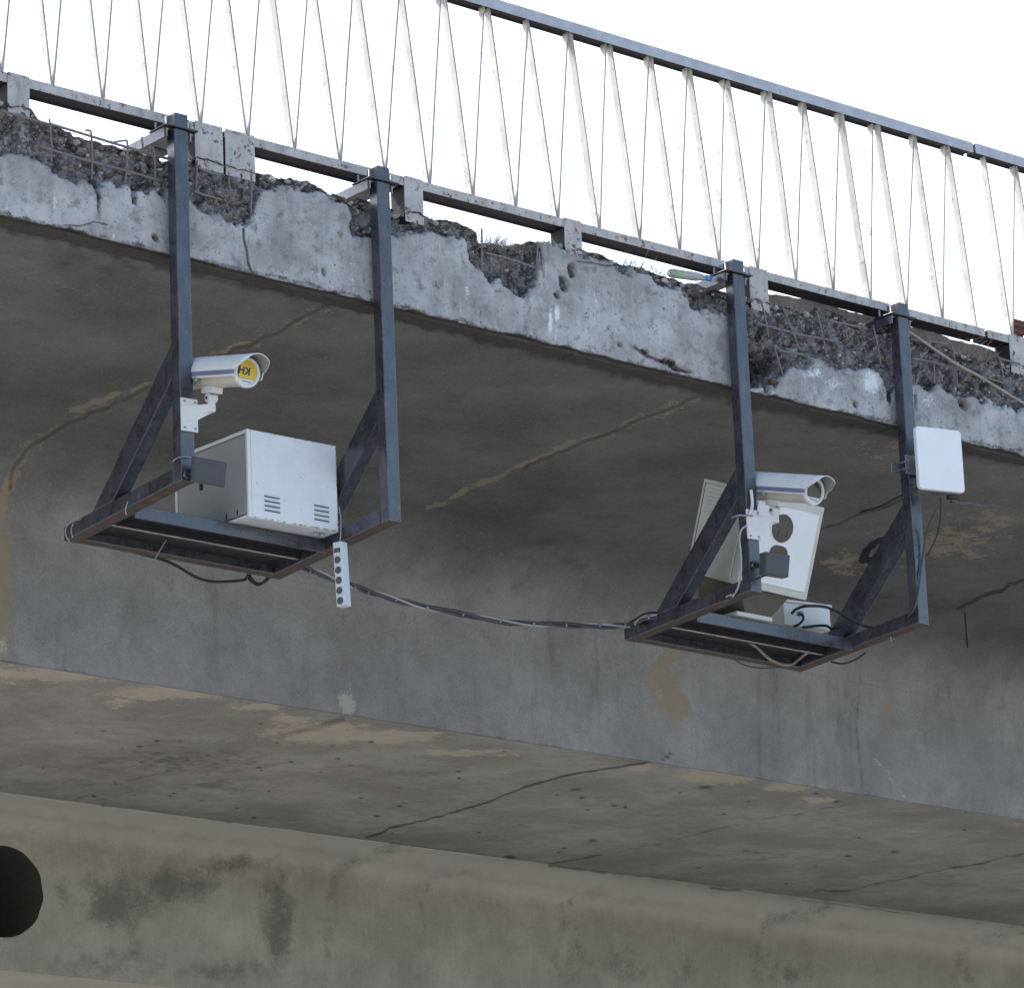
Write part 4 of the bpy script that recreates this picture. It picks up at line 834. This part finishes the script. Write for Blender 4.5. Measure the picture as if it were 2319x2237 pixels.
# pedestal
pt = WBOT + .051 - .035
q = MB(); xb0, xb1 = p0.x + .13, p0.x + .36
b0 = [deck(xb0 + .02, .42, pt + .022), deck(xb1 - .02, .42, pt + .022), deck(xb1 - .02, .80, pt + .022), deck(xb0 + .02, .80, pt + .022)]
t0 = [RT(.04, .03, -.002), RT(RX - .10, .03, -.002), RT(RX - .10, RD - .05, -.002), RT(.04, RD - .05, -.002)]
q.hexa(b0 + t0, 'olive'); q.build('pedestal', rad, bevel=.004)
bp0 = at_y(cK(612, 1655), .41); bp1 = at_y(cK(990, 1720), .41); print('base plate', wof(bp0), wof(bp1), pt, bp0.x, bp1.x)
MB().dbox(bp0.x, bp1.x, .41, .74, pt + .001, pt + .026, 'radar').build('base_plate', rad, bevel=.003)

# junction box beside the radar box
jy = .70
j0 = at_y(cK(1122, 1772), jy); j1 = at_y(cK(1618, 1835), jy); jt = at_y(cK(1112, 1505), jy); print('jbox', j0, j1, jt, wof(j0), pt)
jw = j1.x - j0.x; jh = jt.z - j0.z; jz = j0.z; jks = (j1.z - j0.z) / jw
def JT(x, y, w): return Vector((j0.x + x, jy + y, jz + w + jks * x))
jb = thing('junction_box', JT(jw / 2, .15, 0), 'small white junction box with a black cable gland, beside the radar box', 'junction box')
MB().dbox(0, jw, 0, .26, 0, jh - .012, 'cab', T=JT).build('body', jb, bevel=.004)
MB().dbox(-.004, jw + .006, -.014, .268, jh - .0115, jh + .004, 'cab', T=JT).build('lid', jb, bevel=.003)
gl = at_y(cK(1270, 1655), jy); MB().tube([gl, gl + Vector((0, -.03, 0))], [.016, .013], 'galv', 12).build('cable_gland', jb)

# ------------------------------------------------------------------ antenna
ay = -.235; A0 = at_y(cL(650, 1045), ay)
th = R(-11); axd = Vector((math.cos(th), math.sin(th), 0)); 
AW = .305
def sl(p0_, p1_): return (p1_[1] - p0_[1]) / (p1_[0] - p0_[0])
abk = Vector((-math.sin(th) * 1, math.cos(th), 0)); aup = Vector((.0, 0, 1)); top = at_y(cL(590, 150), ay); AH = (top.z - A0.z)
axd = (axd + Vector((0, 0, -.012))).normalized()
def AT(x, y, w): return A0 + axd * x + abk * y + aup * w
ant = thing('panel_antenna', AT(AW / 2, .03, AH / 2), 'flat white square panel antenna clamped to the rightmost post', 'antenna')
q = MB(); rr = .022; n = 6; out = []
for cx_, cz_, a0 in ((AW - rr, AH - rr, 0), (rr, AH - rr, 90), (rr, rr, 180), (AW - rr, rr, 270)):
    for k in range(n + 1): t = R(a0 + 90 * k / n); out.append((cx_ + rr * math.cos(t), cz_ + rr * math.sin(t)))
n = len(out); q.add([AT(x, 0, w) for x, w in out] + [AT(x, .032, w) for x, w in out], [tuple(range(n)), tuple(range(n, 2 * n))[::-1]] + [(k, (k + 1) % n, n + (k + 1) % n, n + k) for k in range(n)], 'ant'); q.build('panel', ant, bevel=.006)
pr = F2[1]; g0 = at_y(cL(540, 715), PY0 - .02)
q = MB()
def wbox(q, x0, x1, y0, y1, z0, z1, mat): q.hexa([(x0, y0, z0), (x1, y0, z0), (x1, y1, z0), (x0, y1, z0), (x0, y0, z1), (x1, y0, z1), (x1, y1, z1), (x0, y1, z1)], mat)
wbox(q, g0.x - .05, g0.x + .09, PY0 - .02, PY0 - .015, g0.z - .055, g0.z + .055, 'galv'); wbox(q, g0.x + .06, g0.x + .066, PY0 - .13, PY0 - .02, g0.z - .05, g0.z + .05, 'galv'); wbox(q, pr - PW - .06, pr + .02, PY1 + .004, PY1 + .010, g0.z - .03, g0.z + .03, 'galv')
q.build('clamp_bracket', ant, bevel=.002)
for sz in (-.02, .02): MB().tube([(pr - PW - .045, PY1 + .012, g0.z + sz), (pr - PW - .02, PY0 - .03, g0.z + sz)], .0035, 'galv', 6).build('bolt', ant)
MB().tube([AT(.10, .03, -.012), AT(AW - .05, .03, -.012)], .007, 'cable', 8).tube([AT(AW - .1, .03, -.024), AT(AW - .03, .03, -.022)], .014, 'black', 8).build('connector', ant)

# ------------------------------------------------------------------ hanging socket strip
sy = .17; s0 = at_y(cQ(1826, 488), sy); s1 = at_y(cQ(1852, 897), sy); dn = (s1 - s0); SL = dn.length; dn.normalize()
fx_ = Vector((.35, -.92, 0)); fx_ = (fx_ - dn * fx_.dot(dn)).normalized(); fy_ = Vector((.92, .35, 0)); fy_ = (fy_ - dn * fy_.dot(dn)).normalized()
def ST(x, y, w): return s0 + fx_ * x + fy_ * y + dn * w
strip_ = thing('power_strip', s0, 'grey white power strip with five round sockets hanging below the cabinet corner', 'power strip')
SW, SD_ = .052, .060
MB().hexa([ST(-SW, SD_, 0), ST(-SW, 0, 0), ST(0, 0, 0), ST(0, SD_, 0), ST(-SW, SD_, SL), ST(-SW, 0, SL), ST(0, 0, SL), ST(0, SD_, SL)], 'strip').build('body', strip_, bevel=.006)
def disc(q, x, w, r, y, mat, n=20): q.add([ST(x + r * math.cos(2 * math.pi * k / n), y, w + r * math.sin(2 * math.pi * k / n)) for k in range(n)], [tuple(range(n))], mat)
for i in range(5):
    w = SL * (.285 + .158 * i); q = MB()
    q.tube([ST(-SW / 2, -.003, w), ST(-SW / 2, .004, w)], .0225, 'strip', 22); disc(q, -SW / 2, w, .019, -.0036, 'socket'); disc(q, -SW / 2, w - .007, .0025, -.0042, 'gap', 8); disc(q, -SW / 2, w + .007, .0025, -.0042, 'gap', 8); q.build('socket', strip_)
q = MB(); q.hexa([ST(-SW * .85, -.004, SL * .10), ST(-SW * .15, -.004, SL * .10), ST(-SW * .15, .002, SL * .10), ST(-SW * .85, .002, SL * .10), ST(-SW * .85, -.004, SL * .17), ST(-SW * .15, -.004, SL * .17), ST(-SW * .15, .002, SL * .17), ST(-SW * .85, .002, SL * .17)], 'socket'); q.build('switch', strip_, bevel=.002)
def cable(name, pts, r, mat, label, cat='cable', group=None, seg=7, n=8):
    """pts: (photo point, distance y behind the beam face)"""
    P = [at_y(p, y) for p, y in pts]
    o = MB().tube(spline(P, n), r, mat, seg).build(name, origin=P[0]); return tag(o, label, cat, group)
cable('wire', [(cD(1540, 1030), .29), (cD(1549, 1090), .25), (cD(1550, 1150), .20), (cD(1546, 1208), .18)], .003, 'cable_light', 'pale wire from the cabinet down to the hanging power strip')

# ------------------------------------------------------------------ cables
Y1 = ARM_END - .02
main = [(cU(-330, 130), Y1 - .05), (cU(-60, 245), Y1), (cU(60, 290), Y1), (cU(220, 350), Y1), (cU(300, 380), Y1 + .02), (cU(460, 428), Y1 + .02), (cU(650, 478), Y1 + .02), (cU(870, 520), Y1 + .02), (cU(1100, 560), Y1 + .02), (cU(1300, 572), Y1), (cU(1500, 578), Y1), (cU(1700, 580), Y1 - .02), (cU(1800, 572), Y1 - .05), (cE(250, 1040), Y1 - .2), (cE(420, 1010), .60), (cE(600, 965), .30), (cE(705, 925), .05)]
P = spline([at_y(p, y) for p, y in main], 10); q = MB()
for ph, rad_, mt_ in ((0, .010, 'cable'), (2.1, .008, 'cable'), (4.2, .007, 'cable_light')):
    pp = []
    for i, p in enumerate(P): a = ph + i * .22; pp.append(p + Vector((0, math.cos(a) * .010, math.sin(a) * .010)))
    q.tube(pp, rad_, mt_, 6)
for i in range(6, len(P) - 4, 9): q.tube([P[i] - (P[i + 1] - P[i]).normalized() * .006, P[i] + (P[i + 1] - P[i]).normalized() * .006], .0165, 'galv', 8)
tag(q.build('cable_bundle', origin=P[0]), 'thick twisted bundle of grey cables sagging between the two steel frames', 'cable')
cable('cable', [(cQ(150, 470), 1.0), (cQ(240, 500), 1.02), (cQ(430, 540), 1.05), (cQ(650, 595), 1.05), (cQ(760, 635), 1.05), (cQ(900, 715), 1.05), (cQ(1000, 745), 1.05), (cQ(1130, 745), 1.05), (cQ(1215, 735), 1.05), (cQ(1235, 705), 1.0)], .008, 'black', 'black cable drooping in a long curve under the left platform')
q = MB()
for k in range(3):
    P = spline([at_y(cQ(1235 + 6 * k, 705), 1.02), at_y(cQ(1250 + 14 * k, 740 + 4 * k), 1.04), at_y(cQ(1300 + 8 * k, 770 - 6 * k), 1.04), at_y(cQ(1345 + 6 * k, 740), 1.03), at_y(cQ(1375 + 8 * k, 690), 1.0), at_y(cQ(1410, 620 + 8 * k), .9)], 8); q.tube(P, .006, 'black', 6)
tag(q.build('cable_loops', origin=P[0]), 'small knot of black cable loops at the rear corner of the left platform', 'cable')
def tie(pts, y, label):
    P = [at_y(p, y) for p in pts]; tag(MB().tube(spline(P, 6), .0028, 'cable_light', 5).build('binding_wire', origin=P[0]), label, 'wire')
tie([cQ(110, 500), cQ(80, 450), cQ(85, 400), cQ(130, 365), cQ(180, 352)], .80, 'thin pale wire loop tied round the rear end of the left frame arm')
tie([cQ(125, 470), cQ(115, 420), cQ(130, 375)], .78, 'second thin wire loop tied closer in on the left frame arm')
tie([cQ(475, 238), cQ(460, 290), cQ(465, 325)], .35, 'thin wire tied round the middle of the left frame arm')
tie([cQ(720, 482), cQ(690, 530), cQ(655, 590), cQ(650, 604)], .78, 'thin pale wire hanging askew below the left platform')
tie([cI(40, 1080), cI(80, 1048), cI(140, 1038), cI(200, 1045)], PY0 - .012, 'thin wire bent round the left post above the flat lamp')
tie([cE(1545, 1160), cE(1535, 1120), cE(1545, 1080), cE(1570, 1070)], PY0 + .28, 'white plastic tie round the arm at the right end of the right frame')
cable('cable', [(cK(560, 1470), -.11), (cK(620, 1370), -.115), (cK(655, 1200), -.115), (cK(650, 1000), -.115), (cK(635, 850), -.115), (cK(660, 750), -.115), (cK(712, 712), -.112)], .0055, 'cable_light', 'pale grey cable running up the right frame post to the camera bracket')
cable('cable', [(cK(930, 1235), -.24), (cK(840, 1270), -.18), (cK(720, 1310), -.12), (cK(640, 1360), -.115), (cK(580, 1440), -.112)], .0055, 'black', 'black cable from the dark lamp across the post to the arm')
cable('cable', [(cK(760, 330), -.115), (cK(772, 430), -.12), (cK(770, 520), -.125), (cK(740, 590), -.125)], .009, 'cctv', 'short white conduit on the post behind the right hand camera')
o_ = MB(); bp = at_y(cK(730, 600), -.112); o_.tube([bp + Vector((-.075, .05, -.01)), bp + Vector((-.068, -.0, -.008)), bp + Vector((.03, 0, .0)), bp + Vector((.036, .03, .0))], .006, 'galv', 8); tag(o_.build('hose_clamp', origin=bp), 'shiny metal clamp band round the post above the camera bracket', 'clamp')
cable('cable', [(cK(1200, 1645), .665), (cK(1240, 1605), .60), (cK(1320, 1575), .46), (cK(1420, 1568), .42), (cK(1560, 1580), .40), (cK(1700, 1640), .38), (cE(1400, 1075), .35), (cE(1500, 1092), .30)], .0085, 'black', 'black cable arching from the junction box to the right arm')
cable('cable', [(cK(1275, 1655), .66), (cK(1312, 1670), .6), (cK(1315, 1715), .6), (cK(1270, 1765), .6), (cK(1215, 1790), .62)], .0075, 'black', 'short black cable loop hanging from the junction box gland')
cable('cable', [(cE(1080, 1085), .6), (cE(1140, 1078), .6), (cE(1200, 1076), .6), (cE(1235, 1100), .62)], .008, 'black', 'black cable lying at the foot of the junction box')
cable('cable', [(cE(1500, 1095), .32), (cE(1580, 1075), .15), (cE(1640, 1020), -.05), (cE(1670, 960), -.113), (cE(1690, 840), -.113), (cE(1705, 720), -.113), (cE(1730, 580), -.14), (cE(1770, 480), -.2), (cE(1800, 440), -.22)], .0065, 'cable', 'grey cable climbing the rightmost post to the white antenna')
cable('cable', [(cE(1798, 410), -.22), (cE(1800, 480), -.22), (cE(1785, 590), -.2), (cE(1740, 690), -.16), (cE(1728, 705), -.14)], .005, 'black', 'thin black cable hanging below the white antenna')
cable('cable', [(cL(1230, 1255), -.22), (cL(1350, 1250), -.18), (cL(1513, 1290), -.05), (cC(1960, 1400 + 750), .2), ], .008, 'cable', 'grey cable leaving the antenna towards the right') if False else None
cable('cable', [(cL(1090, 1235), -.215), (cL(1230, 1258), -.2), (cL(1380, 1255), -.1), (cL(1513, 1290), 0), (cW(1900, 966), .1), (cW(1965, 980), .2), (cW(2100, 1010), .3)], .0085, 'cable', 'grey cable leaving the antenna towards the right edge')
cable('cable', [(cE(1200, 545), 2.4), (cE(1330, 500), 1.6), (cE(1480, 455), .9), (cE(1560, 415), .3), (cE(1640, 380), -.02), (cE(1690, 355), -.112)], .007, 'black', 'dark cable running from the soffit to the rightmost post')
cable('cable', [(cE(140, 1085), 1.0), (cE(210, 1040), .98), (cE(270, 1010), .85), (cE(390, 1005), .65), (cE(520, 975), .42)], .0065, 'black', 'thin black cable rising over the end of the left arm on the right frame')
cable('cable', [(cE(800, 1165), .8), (cE(840, 1190), .8), (cE(900, 1245), .82), (cE(960, 1275), .85), (cE(1020, 1278), .9), (cE(1060, 1250), .85), (cE(1105, 1215), .7)], .0085, 'cable_beige', 'beige cable sagging under the right platform')
cable('cable', [(cE(250, 1125), .98), (cE(450, 1160), 1.0), (cE(620, 1190), 1.0), (cE(760, 1200), .98), (cE(810, 1170), .9)], .007, 'cable', 'grey cable slung along the dark underside of the right platform')
cable('cable', [(cE(700, 1235), 1.02), (cE(760, 1275), 1.04), (cE(840, 1295), 1.04), (cE(930, 1295), 1.03), (cE(1000, 1285), 1.02)], .004, 'cable', 'thin dark wire drooping below the rear edge of the right platform')
cable('cable', [(cE(1230, 1265), .95), (cE(1290, 1275), .8), (cE(1350, 1255), .6), (cE(1405, 1220), .45)], .006, 'black', 'black cable dipping below the right arm of the right frame')
# coil on the right brace
q = MB(); cc = at_y(cE(1478, 670), .30); n = 26
for j in range(5):
    P = []
    for k in range(n + 1): a = 2 * math.pi * k / n; P.append(cc + (Vector((.55, -.2, .45)).normalized() * math.cos(a) * (.125 + .008 * j) + Vector((.62, -.55, -.1)).normalized() * math.sin(a) * (.062 + .005 * j)) + Vector((random.uniform(-.012, .012), random.uniform(-.02, .02) - .05, random.uniform(-.012, .012))))
    q.tube(P, .007, 'black', 6)
tag(q.build('cable_coil', origin=cc), 'coil of black cable hung on the brace under the antenna', 'cable')

# ------------------------------------------------------------------ odds and ends
b0 = at_y(cC(120, 893), .03); b1 = at_y(cC(262, 912), .0); ax = (b1 - b0).normalized(); L = (b1 - b0).length
bot_ = thing('plastic_bottle', b0, 'cloudy plastic bottle with a blue cap lying on the ledge beside the post', 'bottle')
q = MB(); q.tube([b0 - ax * .10, b0 - ax * .095, b0 - ax * .02, b0 + ax * L * .45, b0 + ax * L * .72, b0 + ax * L * .80], [.015, .023, .025, .025, .016, .012], 'bottle', 16); bb = q.build('body', bot_)
MB().tube([b0 + ax * L * .80, b0 + ax * L * 1.0], .017, 'cap', 14).build('cap', bot_)
MB().tube([b0 - ax * .07, b0 - ax * .02], .0255, 'green', 16).build('label', bot_)
cable('rod', [(cS(355, 540), -.03), (cS(375, 532), -.03), (cS(420, 560), -.03), (cS(850, 855), -.035), (cS(1100, 990), -.03), (cS(1420, 1185), -.03), (cS(1603, 1295), -.03), (cS(2100, 1600), -.02)], .009, 'cable_beige', 'pale bent rod slanting down across the broken concrete at the right', 'rod')
for i, (p, y, L, lab) in enumerate([((1845, 1150), 2.6, .32, 'long thin black wire stub hanging from the soffit crack'), ((1861, 1146), 2.6, .05, 'short dark stub, first after the long one along the soffit crack'), ((1898, 1130), 2.45, .05, 'short dark stub near the right end of the soffit crack'), ((1625, 992), 2.2, .07, 'short dark stub hanging from the soffit crack left of the rightmost brace')]):
    a = at_y(cW(*p), y); tag(MB().tube([a + Vector((0, 0, .1)), a, a - Vector((-.004, 0, L))], .006, 'black', 5).build('wire_stub', origin=a), lab, 'wire')
